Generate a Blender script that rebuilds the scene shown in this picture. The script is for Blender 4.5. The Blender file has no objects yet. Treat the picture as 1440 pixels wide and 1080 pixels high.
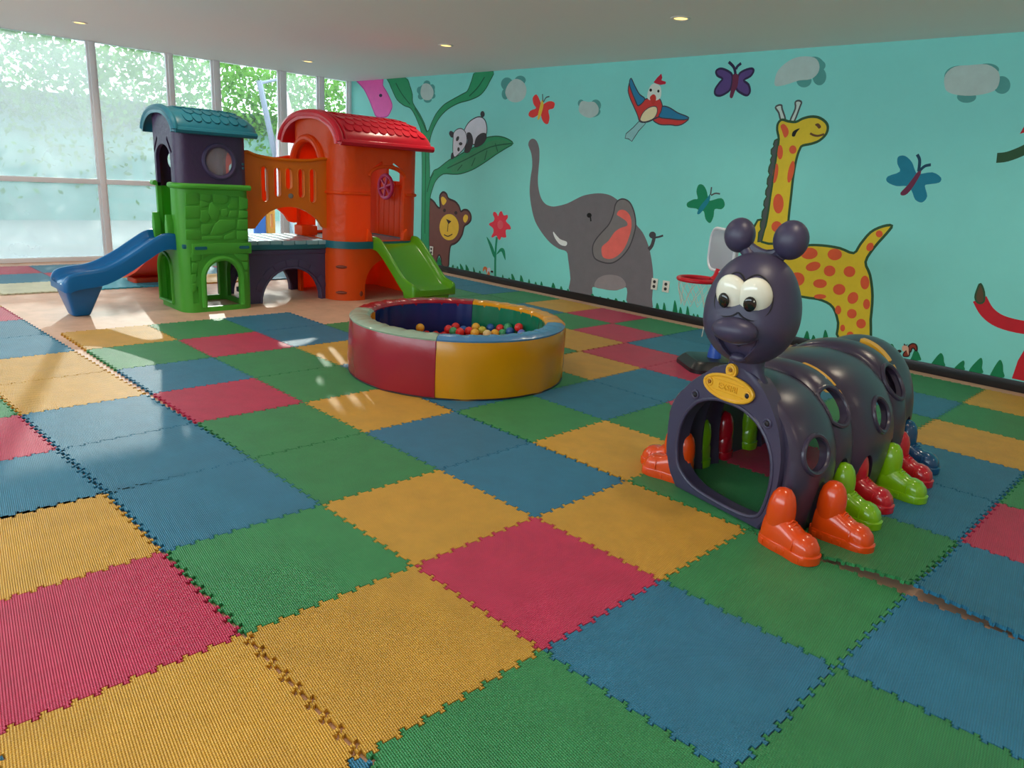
import bpy, bmesh, math, random
from mathutils import Vector, Matrix
random.seed(7)
PI=math.pi
S=bpy.context.scene
COL=S.collection
# ---------------------------------------------------------------- camera, sky, sun, exposure
cam=bpy.data.cameras.new('camera'); co=bpy.data.objects.new('camera',cam); COL.objects.link(co)
cam.sensor_width=36; cam.lens=25.741; cam.clip_start=.05; cam.clip_end=200
co.matrix_world=Matrix.Translation((1.828,-2.059,1.344))@Matrix.Rotation(.7732,4,'Z')@Matrix.Rotation(1.29366,4,'X')@Matrix.Rotation(.06414,4,'Z')
S.camera=co
W=bpy.data.worlds.new('sky'); S.world=W; W.use_nodes=True
bg=W.node_tree.nodes['Background']; bg.inputs[0].default_value=(.80,.91,1,1); bg.inputs[1].default_value=5.0
sun=bpy.data.lights.new('sun','SUN'); so=bpy.data.objects.new('sun',sun); COL.objects.link(so)
sun.energy=2.7; sun.angle=math.radians(.6); sun.color=(1,.95,.86)
el,az=math.radians(19.1),math.radians(-20.5)
so.rotation_euler=Vector((math.cos(az)*math.cos(el),math.sin(az)*math.cos(el),-math.sin(el))).to_track_quat('-Z','Y').to_euler()
so.location=(-20,6,9)
S.view_settings.view_transform='Standard'; S.view_settings.look='None'
S.view_settings.gamma=1; S.view_settings.use_curve_mapping=False
S.view_settings.exposure=.62
LAMP_W=30.0
# ---------------------------------------------------------------- measures of the room (metres)
T=.62; XW=-8.482; YW=4.555; H=2.561; XE=4.6; YB=-4.6; FZ=-.014
# ---------------------------------------------------------------- materials
def lin(c): return tuple((x/255/12.92 if x/255<=.04045 else ((x/255+.055)/1.055)**2.4) for x in c)+(1,)
MATS={}
def mat(name,c,rough=.5,trans=0,spec=.5,var=0,vscale=6,bump=None,coat=0,per_obj=0,emit=None):
    if name in MATS: return MATS[name]
    m=bpy.data.materials.new(name); m.use_nodes=True; n=m.node_tree.nodes; L=m.node_tree.links
    p=n['Principled BSDF']; p.inputs['Roughness'].default_value=rough; p.inputs['Specular IOR Level'].default_value=spec
    p.inputs['Coat Weight'].default_value=coat; p.inputs['Coat Roughness'].default_value=.12
    col=lin(c); p.inputs['Base Color'].default_value=col
    src=None
    tc=n.new('ShaderNodeNewGeometry')
    if var:
        nz=n.new('ShaderNodeTexNoise'); nz.inputs['Scale'].default_value=vscale; nz.inputs['Detail'].default_value=6; nz.inputs['Roughness'].default_value=.65
        L.new(tc.outputs['Position'],nz.inputs['Vector'])
        mr=n.new('ShaderNodeMapRange'); mr.inputs[1].default_value=.3; mr.inputs[2].default_value=.7; mr.inputs[3].default_value=1-var; mr.inputs[4].default_value=1+var
        L.new(nz.outputs['Fac'],mr.inputs[0])
        hs=n.new('ShaderNodeHueSaturation'); hs.inputs['Color'].default_value=col
        L.new(mr.outputs[0],hs.inputs['Value'])
        src=hs.outputs[0]
        if per_obj:
            oi=n.new('ShaderNodeObjectInfo'); m2=n.new('ShaderNodeMapRange'); m2.inputs[3].default_value=1-per_obj; m2.inputs[4].default_value=1+per_obj
            L.new(oi.outputs['Random'],m2.inputs[0])
            mu=n.new('ShaderNodeMath'); mu.operation='MULTIPLY'; L.new(mr.outputs[0],mu.inputs[0]); L.new(m2.outputs[0],mu.inputs[1]); L.new(mu.outputs[0],hs.inputs['Value'])
        L.new(src,p.inputs['Base Color'])
    if bump:
        kind,sc,st=bump
        b=n.new('ShaderNodeBump'); b.inputs['Strength'].default_value=st
        if kind=='noise':
            t=n.new('ShaderNodeTexNoise'); t.inputs['Scale'].default_value=sc; t.inputs['Detail'].default_value=4; L.new(tc.outputs['Position'],t.inputs['Vector']); h=t.outputs['Fac']; b.inputs['Distance'].default_value=.02
        elif kind=='mat':   # pressed diamond grain of the foam mats
            sep=n.new('ShaderNodeSeparateXYZ'); L.new(tc.outputs['Position'],sep.inputs[0])
            def M(op,a,bb=None):
                q=n.new('ShaderNodeMath'); q.operation=op
                for i,v in enumerate((a,bb)):
                    if v is None: continue
                    if isinstance(v,(int,float)): q.inputs[i].default_value=v
                    else: L.new(v,q.inputs[i])
                return q.outputs[0]
            u=M('MULTIPLY',M('ADD',sep.outputs[0],sep.outputs[1]),sc); v=M('MULTIPLY',M('SUBTRACT',sep.outputs[0],sep.outputs[1]),sc*.74)
            h=M('MULTIPLY',M('SINE',u),M('SINE',v)); b.inputs['Distance'].default_value=.0024
            if src:      # relief shading put into the colour: grooves darker, tops lighter
                gm=n.new('ShaderNodeMapRange'); gm.inputs[1].default_value=-1; gm.inputs[2].default_value=1; gm.inputs[3].default_value=.74; gm.inputs[4].default_value=1.22; L.new(h,gm.inputs[0])
                mm=n.new('ShaderNodeMix'); mm.data_type='RGBA'; mm.blend_type='MULTIPLY'; mm.inputs[0].default_value=1; L.new(src,mm.inputs[6]); L.new(gm.outputs[0],mm.inputs[7]); L.new(mm.outputs[2],p.inputs['Base Color'])
        L.new(h,b.inputs['Height']); L.new(b.outputs[0],p.inputs['Normal'])
    if emit:
        p.inputs['Emission Color'].default_value=lin(emit[0]); p.inputs['Emission Strength'].default_value=emit[1]
    if trans:
        tr=n.new('ShaderNodeBsdfTranslucent'); tr.inputs[0].default_value=col
        if src: L.new(src,tr.inputs[0])
        mx=n.new('ShaderNodeMixShader'); mx.inputs[0].default_value=trans
        L.new(p.outputs[0],mx.inputs[1]); L.new(tr.outputs[0],mx.inputs[2]); L.new(mx.outputs[0],n['Material Output'].inputs[0])
    MATS[name]=m; return m
def glass(name,haze,tr=.93,tint=(226,240,240)):
    m=bpy.data.materials.new(name); m.use_nodes=True; n=m.node_tree.nodes; L=m.node_tree.links; n.remove(n['Principled BSDF'])
    t=n.new('ShaderNodeBsdfTransparent'); t.inputs[0].default_value=(.955*tr,tr,.99*tr,1)
    d=n.new('ShaderNodeBsdfTranslucent'); d.inputs[0].default_value=tuple(v*tr for v in lin(tint)[:3])+(1,)
    a=n.new('ShaderNodeMixShader'); L.new(t.outputs[0],a.inputs[1]); L.new(d.outputs[0],a.inputs[2])
    g=n.new('ShaderNodeNewGeometry'); nz=n.new('ShaderNodeTexNoise'); nz.inputs['Scale'].default_value=1.6; nz.inputs['Detail'].default_value=5
    L.new(g.outputs['Position'],nz.inputs['Vector'])
    mr=n.new('ShaderNodeMapRange'); mr.inputs[1].default_value=.3; mr.inputs[2].default_value=.7; mr.inputs[3].default_value=haze*.8; mr.inputs[4].default_value=min(1,haze*1.15)
    L.new(nz.outputs['Fac'],mr.inputs[0]); L.new(mr.outputs[0],a.inputs[0])
    gl=n.new('ShaderNodeBsdfGlossy'); gl.inputs['Roughness'].default_value=.02
    fr=n.new('ShaderNodeFresnel'); fr.inputs[0].default_value=1.3
    b=n.new('ShaderNodeMixShader'); L.new(fr.outputs[0],b.inputs[0]); L.new(a.outputs[0],b.inputs[1]); L.new(gl.outputs[0],b.inputs[2]); L.new(b.outputs[0],n['Material Output'].inputs[0])
    MATS[name]=m; return m
# ---------------------------------------------------------------- object helpers
WP={}
def thing(name,label,cat,loc,group=None,kind=None):
    o=bpy.data.objects.new(name,None); COL.objects.link(o); o.location=loc; o.empty_display_size=.1; WP[o]=Vector(loc)
    if label: o['label']=label
    if cat: o['category']=cat
    if group: o['group']=group
    if kind: o['kind']=kind
    return o
def tag(o,label=None,cat=None,group=None,kind=None):
    for k,v in (('label',label),('category',cat),('group',group),('kind',kind)):
        if v: o[k]=v
    return o
def finish(me,ang):
    me.polygons.foreach_set('use_smooth',[True]*len(me.polygons))
    me.set_sharp_from_angle(angle=math.radians(ang)); me.update()
def obj(name,bm,m,parent=None,ang=35,label=None,flat=False):
    """link a bmesh (world coordinates) or a ready mesh as ONE object under parent, origin at its foot"""
    if isinstance(bm,bmesh.types.BMesh):
        me=bpy.data.meshes.new(name); bm.normal_update(); bm.to_mesh(me); bm.free()
    else: me=bm; me.name=name
    if not me.vertices: raise ValueError(name)
    xs=[v.co for v in me.vertices]
    lo=Vector((min(v.x for v in xs),min(v.y for v in xs),min(v.z for v in xs))); hi=Vector((max(v.x for v in xs),max(v.y for v in xs),max(v.z for v in xs)))
    c=Vector(((lo.x+hi.x)/2,(lo.y+hi.y)/2,lo.z))
    me.transform(Matrix.Translation(-c))
    me.materials.clear()
    for q in (m if isinstance(m,(list,tuple)) else [m]): me.materials.append(q)
    if not flat: finish(me,ang)
    o=bpy.data.objects.new(name,me); COL.objects.link(o); WP[o]=c
    if parent is not None: o.parent=parent; o.location=c-WP[parent]
    else: o.location=c
    if label: o['label']=label
    return o
def dup(o,loc):
    """copy a thing and its parts and sub-parts to a new place"""
    r=o.copy(); COL.objects.link(r); r.location=loc
    for ch in list(o.children):
        c=ch.copy(); COL.objects.link(c); c.parent=r
        for g in list(ch.children):
            d=g.copy(); COL.objects.link(d); d.parent=c
    return r
# ---------------------------------------------------------------- shape helpers (all add to a bmesh)
def NB(): return bmesh.new()
def box(bm,x0,x1,y0,y1,z0,z1,bev=0,seg=2,M=None):
    vs=[bm.verts.new((x,y,z)) for x in (x0,x1) for y in (y0,y1) for z in (z0,z1)]
    fs=[(0,1,3,2),(4,6,7,5),(0,4,5,1),(2,3,7,6),(0,2,6,4),(1,5,7,3)]
    F=[bm.faces.new([vs[i] for i in f]) for f in fs]
    if bev:
        ed=list({e for f in F for e in f.edges})
        r=bmesh.ops.bevel(bm,geom=ed,offset=bev,segments=seg,affect='EDGES',profile=.6)
        vs=list({v for f in r['faces'] for v in f.verts}|{v for v in vs if v.is_valid})
    if M is not None:
        for v in vs:
            if v.is_valid: v.co=M@v.co
    return bm
AX={'x':lambda a,b,d:(d,a,b),'y':lambda a,b,d:(a,d,b),'z':lambda a,b,d:(a,b,d)}
def prism(bm,pts,axis,d0,d1,M=None,mi=0,bev=0):
    f=AX[axis]; A=[Vector(f(a,b,d0)) for a,b in pts]; B=[Vector(f(a,b,d1)) for a,b in pts]
    if M is not None: A=[M@v for v in A]; B=[M@v for v in B]
    A=[bm.verts.new(v) for v in A]; B=[bm.verts.new(v) for v in B]; n=len(pts)
    F=[bm.faces.new(A[::-1]),bm.faces.new(B)]+[bm.faces.new((A[i],A[(i+1)%n],B[(i+1)%n],B[i])) for i in range(n)]
    for q in F: q.material_index=mi
    if bev:
        ed=[e for q in F[:2] for e in q.edges]
        bmesh.ops.bevel(bm,geom=ed,offset=bev,segments=2,affect='EDGES',profile=.6,clamp_overlap=True)
    return bm
def fixn(bm): bmesh.ops.recalc_face_normals(bm,faces=bm.faces); return bm
def loft(bm,rings,close=True,caps=True,mi=0):
    R=[[bm.verts.new(p) for p in r] for r in rings]; n=len(R[0])
    for a,b in zip(R,R[1:]):
        for i in range(n if close else n-1):
            j=(i+1)%n
            q=bm.faces.new((a[i],a[j],b[j],b[i])); q.material_index=mi
    if caps and close:
        for r in (R[0][::-1],R[-1]):
            q=bm.faces.new(r); q.material_index=mi
    return bm
def tube(bm,path,r,n=8,closed=False,caps=True):
    P=[Vector(p) for p in path]; m=len(P); rings=[]; up=None
    for i,p in enumerate(P):
        if closed: t=P[(i+1)%m]-P[i-1]
        else: t=P[min(i+1,m-1)]-P[max(i-1,0)]
        t.normalize()
        if up is None: up=Vector((0,0,1)) if abs(t.z)<.9 else Vector((1,0,0))
        a=up-t*up.dot(t); a.normalize(); up=a; b=t.cross(a)
        rr=r[i] if isinstance(r,(list,tuple)) else r
        rings.append([p+(a*math.cos(2*PI*k/n)+b*math.sin(2*PI*k/n))*rr for k in range(n)])
    if closed: rings.append(rings[0]); R=rings
    if closed:
        V=[[bm.verts.new(q) for q in rg] for rg in rings[:-1]]; V.append(V[0])
        for a,b in zip(V,V[1:]):
            for i in range(n): bm.faces.new((a[i],a[(i+1)%n],b[(i+1)%n],b[i]))
    else: loft(bm,rings,caps=caps)
    return bm
def lathe(bm,prof,c,n=24,axis='z',M=None):
    """prof: list of (r,h); closed at r==0"""
    c=Vector(c); V=[]
    for r,h in prof:
        if r<1e-6: V.append([bm.verts.new(c+Vector((0,0,h)))])
        else: V.append([bm.verts.new(c+Vector((r*math.cos(2*PI*k/n),r*math.sin(2*PI*k/n),h))) for k in range(n)])
    for a,b in zip(V,V[1:]):
        for i in range(n):
            j=(i+1)%n
            if len(a)==1 and len(b)==1: continue
            if len(a)==1: bm.faces.new((a[0],b[j],b[i])) if False else bm.faces.new((a[0],b[i],b[j]))
            elif len(b)==1: bm.faces.new((a[i],b[0],a[j]))
            else: bm.faces.new((a[i],b[i],b[j],a[j]))
    if M is not None:
        for ring in V:
            for v in ring: v.co=M@v.co
    return bm
def ell(bm,c,r,u=16,v=10,M=None):
    r=Vector(r) if not isinstance(r,(int,float)) else Vector((r,r,r))
    prof=[(math.sin(PI*k/v),-math.cos(PI*k/v)) for k in range(v+1)]; prof[0]=(0,-1); prof[-1]=(0,1)
    T_=Matrix.Translation(c)@(M if M is not None else Matrix())@Matrix.Diagonal((*r,1))
    return lathe(bm,prof,(0,0,0),u,M=T_)
def smoothpts(P,closed=True,k=4):
    n=len(P); out=[]
    for i in range(n if closed else n-1):
        if closed: p0,p1,p2,p3=P[i-1],P[i],P[(i+1)%n],P[(i+2)%n]
        else: p0,p1,p2,p3=P[max(i-1,0)],P[i],P[i+1],P[min(i+2,n-1)]
        for s in range(k):
            t=s/k
            out.append(tuple(.5*((2*b)+(-a+c)*t+(2*a-5*b+4*c-d)*t*t+(-a+3*b-3*c+d)*t**3) for a,b,c,d in zip(p0,p1,p2,p3)))
    if not closed: out.append(tuple(P[-1]))
    return out
def rrect(x0,x1,y0,y1,r,k=6):
    out=[]
    for cx,cy,a in ((x1-r,y0+r,-90),(x1-r,y1-r,0),(x0+r,y1-r,90),(x0+r,y0+r,180)):
        for i in range(k+1):
            t=math.radians(a+90*i/k); out.append((cx+r*math.cos(t),cy+r*math.sin(t)))
    return out
def arch(x0,x1,z0,z1,k=14,flat=None):
    """arch outline: straight sides then an elliptical head of height flat"""
    w=(x1-x0)/2; cx=(x0+x1)/2; hd=flat if flat is not None else min(w,z1-z0); zc=z1-hd
    return [(x0,z0),(x1,z0)]+[(cx+w*math.cos(PI*i/k),zc+hd*math.sin(PI*i/k)) for i in range(k+1)]
def capsule(x,z0,z1,r,k=6):
    return [(x+r*math.cos(PI*i/k),z1-r+r*math.sin(PI*i/k)) for i in range(k+1)]+[(x+r*math.cos(PI+PI*i/k),z0+r+r*math.sin(PI+PI*i/k)) for i in range(k+1)]
def ring_wall(bm,outline,th,z0,z1,zs=None):
    n=len(outline); inn=[]
    for i in range(n):
        a=Vector(outline[i-1]); b=Vector(outline[i]); c=Vector(outline[(i+1)%n])
        d=(c-a).normalized(); inn.append((b.x-d.y*th,b.y+d.x*th))
    zs=zs or [z0,z1]
    rings=[[(x,y,z) for x,y in outline] for z in zs]+[[(x,y,z) for x,y in inn] for z in zs[::-1]]
    rings.append(rings[0])
    V=[[bm.verts.new(p) for p in r] for r in rings[:-1]]; V.append(V[0])
    for a,b in zip(V,V[1:]):
        for i in range(n): bm.faces.new((a[i],a[(i+1)%n],b[(i+1)%n],b[i]))
    return bm
def cut(base,cutters,op='DIFFERENCE'):
    """boolean a bmesh with a list of bmeshes and return a mesh"""
    me=bpy.data.meshes.new('t'); fixn(base).to_mesh(me); base.free(); o=bpy.data.objects.new('t',me); COL.objects.link(o); tmp=[o]
    for c in cutters:
        m2=bpy.data.meshes.new('c'); fixn(c).to_mesh(m2); c.free(); p=bpy.data.objects.new('c',m2); COL.objects.link(p); tmp.append(p)
        md=o.modifiers.new('b','BOOLEAN'); md.object=p; md.operation=op; md.solver='EXACT'
    dg=bpy.context.evaluated_depsgraph_get(); dg.update()
    out=bpy.data.meshes.new_from_object(o.evaluated_get(dg))
    for q in tmp:
        m_=q.data; bpy.data.objects.remove(q); bpy.data.meshes.remove(m_)
    return out
MURAL=[
('painted_elephant','grey elephant painted on the turquoise wall with raised trunk',[
('painted_body','egrey','P',0,1,None,"-4610,1703 -4592,1758 -4538,1778 -4473,1748 -4426,1667 -4412,1551 -4414,1434 -4412,1296 -4380,1179 -4330,1093 -4254,1038 -4156,1020 -4062,1032 -3919,1071 -3771,1139 -3673,1177 -3527,1206 -3406,1212 -3297,1197 -3185,1149 -3035,1060 -2927,925 -2826,844 -2731,710 -2663,537 -2626,379 -2611,160 -2613,56 -2917,62 -2944,183 -2974,235 -3086,184 -3230,168 -3404,172 -3440,156 -3455,69 -3769,67 -3778,217 -3836,431 -3873,522 -3996,542 -4140,597 -4291,704 -4418,835 -4498,1011 -4537,1170 -4537,1330 -4522,1470 -4550,1606"),
('painted_belly','ebelly','P',1,1,None,"-3404,175 -3385,263 -3297,319 -3179,345 -3058,337 -2986,290 -2979,235 -3087,188 -3230,172"),
('painted_ear','eear','P',1,1,('edark', 7),"-3482,571 -3481,648 -3433,729 -3357,812 -3283,894 -3238,1008 -3226,1101 -3186,1155 -3118,1172 -3034,1141 -2965,1048 -2927,925 -2935,816 -2975,684 -3043,583 -3127,508 -3218,468 -3340,468 -3443,498"),
('painted_inner_ear','epink','P',2,1,None,"-3354,585 -3349,643 -3272,708 -3201,808 -3125,862 -3037,897 -3054,941 -3140,980 -3190,1003 -3161,1051 -3080,1053 -3003,991 -2978,884 -2998,773 -3041,658 -3122,565 -3224,515 -3322,522"),
('painted_tusk','white','P',1,1,None,"-4104,732 -4054,697 -3981,654 -3880,635 -3888,588 -3974,591 -4047,637 -4094,693"),
('painted_eye','black','P',1,1,None,"-3543,966 -3548,950 -3564,939 -3586,937 -3604,945 -3613,960 -3608,976 -3592,987 -3570,989 -3552,981"),
('painted_lash','black','L',2,12,None,"-3563,964 -3545,899"),
('painted_tail','edark','L',2,26,None,"-2726,675 -2689,724 -2672,806"),
('painted_tail_tuft','edark','P',2,1,None,"-2654,834 -2659,813 -2679,798 -2705,795 -2729,806 -2740,826 -2734,847 -2715,862 -2688,865 -2665,854"),
('painted_tail_tip','edark','L',2,12,None,"-2689,804 -2624,816 -2565,838"),
]),
('painted_giraffe','yellow giraffe with orange spots painted on the turquoise wall',[
('painted_neck','gyel','P',1,1,('gout', 10),"-1455,1808 -1484,1887 -1485,1943 -1452,1974 -1394,1960 -1320,1954 -1264,1981 -1195,1997 -1124,1991 -1060,1958 -1027,1915 -1030,1856 -1078,1801 -1144,1773 -1224,1755 -1243,1726 -1257,1665 -1264,1563 -1262,1449 -1255,1334 -1249,1206 -1241,1090 -1226,913 -1469,888 -1454,1035 -1450,1168 -1452,1298 -1452,1416 -1454,1579 -1455,1694"),
('painted_body','gyel','P',0,1,('gout', 10),"-1541,1081 -1296,1040 -1195,833 -1044,899 -891,916 -738,909 -615,881 -573,962 -508,1069 -421,1125 -350,1137 -382,1067 -456,946 -503,819 -446,715 -394,547 -370,343 -358,158 -604,130 -635,264 -704,391 -805,436 -932,441 -1122,411 -1180,164 -1343,101 -1484,310 -1563,791"),
('painted_mane','gmane','P',2,0,('gout', 6),"-1470,1807 -1491,1796 -1498,1762 -1489,1744 -1512,1715 -1507,1681 -1492,1664 -1504,1629 -1494,1600 -1506,1565 -1507,1524 -1489,1496 -1504,1460 -1501,1413 -1488,1396 -1504,1354 -1501,1319 -1485,1302 -1504,1259 -1503,1223 -1488,1201 -1507,1163 -1504,1115 -1493,1098 -1509,1067 -1506,1031 -1494,1001 -1511,969 -1507,921 -1508,884 -1469,888 -1454,1035 -1450,1168 -1452,1298 -1452,1416 -1454,1579 -1455,1694 -1456,1796"),
('painted_horn','gwhite','P',0,1,('gmane', 7),"-1533,2078 -1505,2098 -1477,2094 -1468,2066 -1422,1976 -1464,1971 -1494,2033"),
('painted_horn','gwhite','P',0,1,('gmane', 7),"-1354,2119 -1326,2132 -1298,2118 -1305,2080 -1338,1954 -1376,1959 -1345,2064"),
('painted_ear','gspot','P',2,1,None,"-1456,1921 -1427,1937 -1380,1893 -1372,1848 -1401,1820 -1435,1876"),
('painted_eye','black','P',2,1,None,"-1336,1837 -1330,1876 -1274,1901 -1298,1865 -1310,1832"),
('painted_nostril','gbrown','P',2,1,None,"-1143,1931 -1115,1942 -1085,1915 -1101,1897 -1122,1915"),
('painted_smile','gbrown','L',2,11,None,"-1173,1859 -1139,1844 -1097,1839 -1047,1853"),
('painted_spot','gspot','P',2,1,None,"-1396,1695 -1395,1658 -1405,1635 -1422,1635 -1439,1657 -1451,1694 -1452,1731 -1442,1754 -1425,1754 -1407,1732"),
('painted_spot','gspot','P',2,1,None,"-1273,1720 -1276,1699 -1290,1686 -1312,1685 -1331,1698 -1341,1719 -1338,1740 -1323,1754 -1302,1754 -1283,1741"),
('painted_spot','gspot','P',2,1,None,"-1411,1508 -1415,1458 -1427,1427 -1443,1428 -1456,1461 -1462,1512 -1458,1562 -1445,1592 -1430,1591 -1416,1559"),
('painted_spot','gspot','P',2,1,None,"-1264,1526 -1272,1470 -1288,1438 -1305,1440 -1317,1477 -1319,1534 -1310,1589 -1295,1621 -1278,1618 -1266,1582"),
('painted_spot','gspot','P',2,1,None,"-1313,1249 -1314,1197 -1333,1163 -1365,1161 -1395,1191 -1414,1242 -1413,1294 -1393,1327 -1362,1329 -1331,1299"),
('painted_spot','gspot','P',2,1,None,"-1293,1044 -1298,1014 -1320,994 -1351,991 -1380,1006 -1395,1035 -1390,1065 -1367,1085 -1336,1087 -1308,1072"),
('painted_spot','gspot','P',2,1,None,"-924,843 -934,811 -969,788 -1017,782 -1059,796 -1079,825 -1070,856 -1034,879 -986,885 -944,871"),
('painted_spot','gspot','P',2,1,None,"-711,858 -717,828 -745,806 -783,801 -818,816 -835,844 -828,875 -800,896 -762,900 -728,886"),
('painted_spot','gspot','P',2,1,None,"-882,750 -884,724 -908,698 -947,682 -985,682 -1007,699 -1005,725 -979,751 -941,767 -904,766"),
('painted_spot','gspot','P',2,1,None,"-741,711 -746,682 -768,662 -799,657 -828,671 -842,698 -838,727 -815,747 -784,751 -756,738"),
('painted_spot','gspot','P',2,1,None,"-572,728 -576,699 -597,679 -628,675 -655,689 -670,715 -665,743 -644,763 -614,767 -586,754"),
('painted_spot','gspot','P',2,1,None,"-440,652 -440,617 -454,594 -477,590 -499,608 -512,641 -512,676 -497,700 -475,703 -453,684"),
('painted_spot','gspot','P',2,1,None,"-1002,602 -1009,564 -1039,537 -1082,531 -1122,548 -1141,583 -1134,621 -1103,648 -1060,653 -1021,636"),
('painted_spot','gspot','P',2,1,None,"-796,591 -803,567 -830,548 -868,543 -901,552 -917,574 -909,599 -881,617 -844,622 -811,613"),
('painted_spot','gspot','P',2,1,None,"-627,565 -632,536 -655,514 -688,509 -717,522 -733,549 -728,578 -704,599 -672,604 -642,591"),
('painted_spot','gspot','P',2,1,None,"-509,485 -527,459 -554,449 -580,459 -594,485 -592,517 -574,543 -547,553 -521,543 -507,517"),
('painted_spot','gspot','P',2,1,None,"-400,472 -400,445 -411,427 -429,424 -446,438 -456,463 -455,489 -444,507 -427,510 -410,496"),
('painted_spot','gspot','P',2,1,None,"-629,382 -630,358 -641,342 -657,339 -673,351 -682,373 -681,397 -671,413 -654,416 -639,404"),
('painted_spot','gspot','P',2,1,None,"-494,372 -497,346 -514,328 -539,324 -562,335 -574,358 -571,384 -554,402 -529,406 -506,395"),
('painted_spot','gspot','P',2,1,None,"-402,301 -405,275 -422,257 -446,252 -469,264 -481,286 -478,312 -461,330 -436,335 -414,323"),
('painted_spot','gspot','P',2,1,None,"-568,230 -569,212 -577,199 -590,197 -602,206 -609,222 -608,241 -600,254 -588,256 -575,247"),
('painted_spot','gspot','P',2,1,None,"-485,185 -488,166 -500,152 -518,149 -534,157 -543,173 -541,192 -528,205 -510,209 -494,201"),
('painted_spot','gspot','P',2,1,None,"-396,178 -399,163 -411,151 -429,148 -445,154 -453,166 -450,181 -437,193 -420,196 -404,190"),
('painted_spot','gspot','P',2,1,None,"-781,477 -789,463 -815,451 -849,446 -878,449 -890,460 -882,474 -856,486 -822,491 -794,488"),
('painted_spot','gspot','P',2,1,None,"-464,936 -476,918 -493,912 -510,919 -519,937 -517,959 -505,977 -487,983 -471,976 -462,958"),
('painted_spot','gspot','P',2,1,None,"-409,1064 -411,1047 -423,1036 -440,1034 -455,1043 -464,1059 -462,1076 -450,1087 -433,1089 -418,1080"),
]),
('painted_parrot','red and blue bird painted flying high on the turquoise wall',[
('painted_body','pred','P',0,1,('pdark', 5),"-2967,2184 -2877,2187 -2801,2185 -2754,2115 -2759,2066 -2783,2011 -2849,1982 -2917,1959 -3009,1962 -3051,2029 -3108,2111 -3166,2194 -3204,2276 -3190,2357 -3147,2254 -3079,2141 -3047,2120 -3001,2150"),
('painted_wing','pblue','P',1,1,('pdark', 5),"-3181,2392 -3122,2314 -3052,2232 -2981,2190 -3001,2150 -3056,2121 -3088,2162 -3146,2244 -3195,2337"),
('painted_feathers','pred','P',0,1,('pdark', 5),"-2776,2006 -2650,1995 -2550,1985 -2425,1992 -2484,1941 -2554,1924 -2628,1931 -2728,1931 -2793,1946 -2849,1982"),
('painted_wing','pblue','P',1,1,('pdark', 5),"-2747,2110 -2664,2094 -2559,2044 -2458,2013 -2426,1994 -2459,1980 -2550,1980 -2649,1990 -2776,2006 -2759,2066"),
('painted_belly','pcream','P',1,1,('pdark', 4),"-3012,1988 -2976,2059 -2904,2103 -2828,2107 -2808,2056 -2838,1997 -2912,1967 -2976,1962"),
('painted_face','pwhite','P',1,1,None,"-2949,2194 -2946,2269 -2909,2322 -2859,2327 -2804,2298 -2784,2244 -2789,2190 -2836,2166 -2900,2168"),
('painted_beak','pbeak','P',2,1,None,"-2916,2188 -2906,2213 -2876,2227 -2849,2211 -2838,2176 -2857,2132 -2883,2137"),
('painted_eye','black','P',2,1,None,"-2900,2267 -2902,2258 -2909,2253 -2920,2254 -2929,2259 -2933,2268 -2931,2277 -2924,2282 -2913,2282 -2904,2276"),
('painted_eye','black','P',2,1,None,"-2807,2254 -2809,2246 -2815,2242 -2823,2242 -2831,2247 -2835,2255 -2833,2263 -2827,2268 -2818,2268 -2811,2263"),
('painted_crest','pcrest','P',1,0,None,"-2892,2341 -2854,2383 -2809,2420 -2791,2381 -2800,2357 -2742,2340 -2745,2319 -2806,2313 -2859,2327"),
('painted_tail','ptail','P',0,0,('pdark', 4),"-3023,1967 -2935,1947 -3016,1870 -3090,1766 -3134,1791 -3182,1796 -3174,1843 -3088,1906"),
]),
('painted_butterfly','purple butterfly painted on the turquoise wall',[
('painted_wing','bpur','P',0,1,('bpurd', 9),"-2009,2367 -2076,2415 -2145,2434 -2188,2415 -2168,2373 -2109,2343 -2136,2308 -2172,2254 -2165,2207 -2112,2192 -2045,2218 -2008,2258"),
('painted_wing','bpur','P',0,1,('bpurd', 9),"-1946,2368 -1894,2406 -1823,2419 -1799,2397 -1823,2354 -1885,2321 -1832,2283 -1807,2224 -1827,2189 -1882,2204 -1954,2256"),
('painted_body','bmar','P',1,1,None,"-2005,2371 -1974,2383 -1944,2359 -1941,2274 -1960,2229 -1978,2170 -2007,2180 -2005,2239 -1999,2303"),
('painted_antenna','bpurd','L',2,16,None,"-1979,2379 -2005,2438 -2066,2488"),
('painted_antenna','bpurd','L',2,16,None,"-1980,2419 -1969,2445 -1935,2469"),
]),
('painted_butterfly','small red butterfly painted above the elephant trunk',[
('painted_wing','bred','P',0,1,None,"-4427,2127 -4461,2191 -4529,2270 -4587,2235 -4568,2166 -4523,2118 -4614,2091 -4638,2041 -4566,2013 -4487,2040 -4438,2081"),
('painted_wing','bred','P',0,1,None,"-4424,2144 -4322,2191 -4235,2173 -4244,2114 -4320,2093 -4296,2011 -4317,1942 -4386,1962 -4434,2039"),
('painted_body','byel','P',1,1,None,"-4435,2210 -4405,2149 -4447,2012 -4486,1995 -4472,2095"),
('painted_antenna','gmane','L',2,8,None,"-4417,2190 -4433,2272"),
('painted_antenna','gmane','L',2,8,None,"-4408,2182 -4374,2230 -4320,2242"),
]),
('painted_butterfly','green butterfly painted right of the elephant',[
('painted_wings','bgrn','P',0,1,None,"-2222,1366 -2172,1369 -2126,1321 -2094,1248 -2070,1224 -1951,1257 -1904,1198 -1934,1153 -2006,1148 -2009,1077 -2037,1011 -2093,1045 -2125,1119 -2172,1115 -2212,1138 -2310,1143 -2326,1186 -2255,1225 -2211,1235 -2236,1302"),
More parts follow.
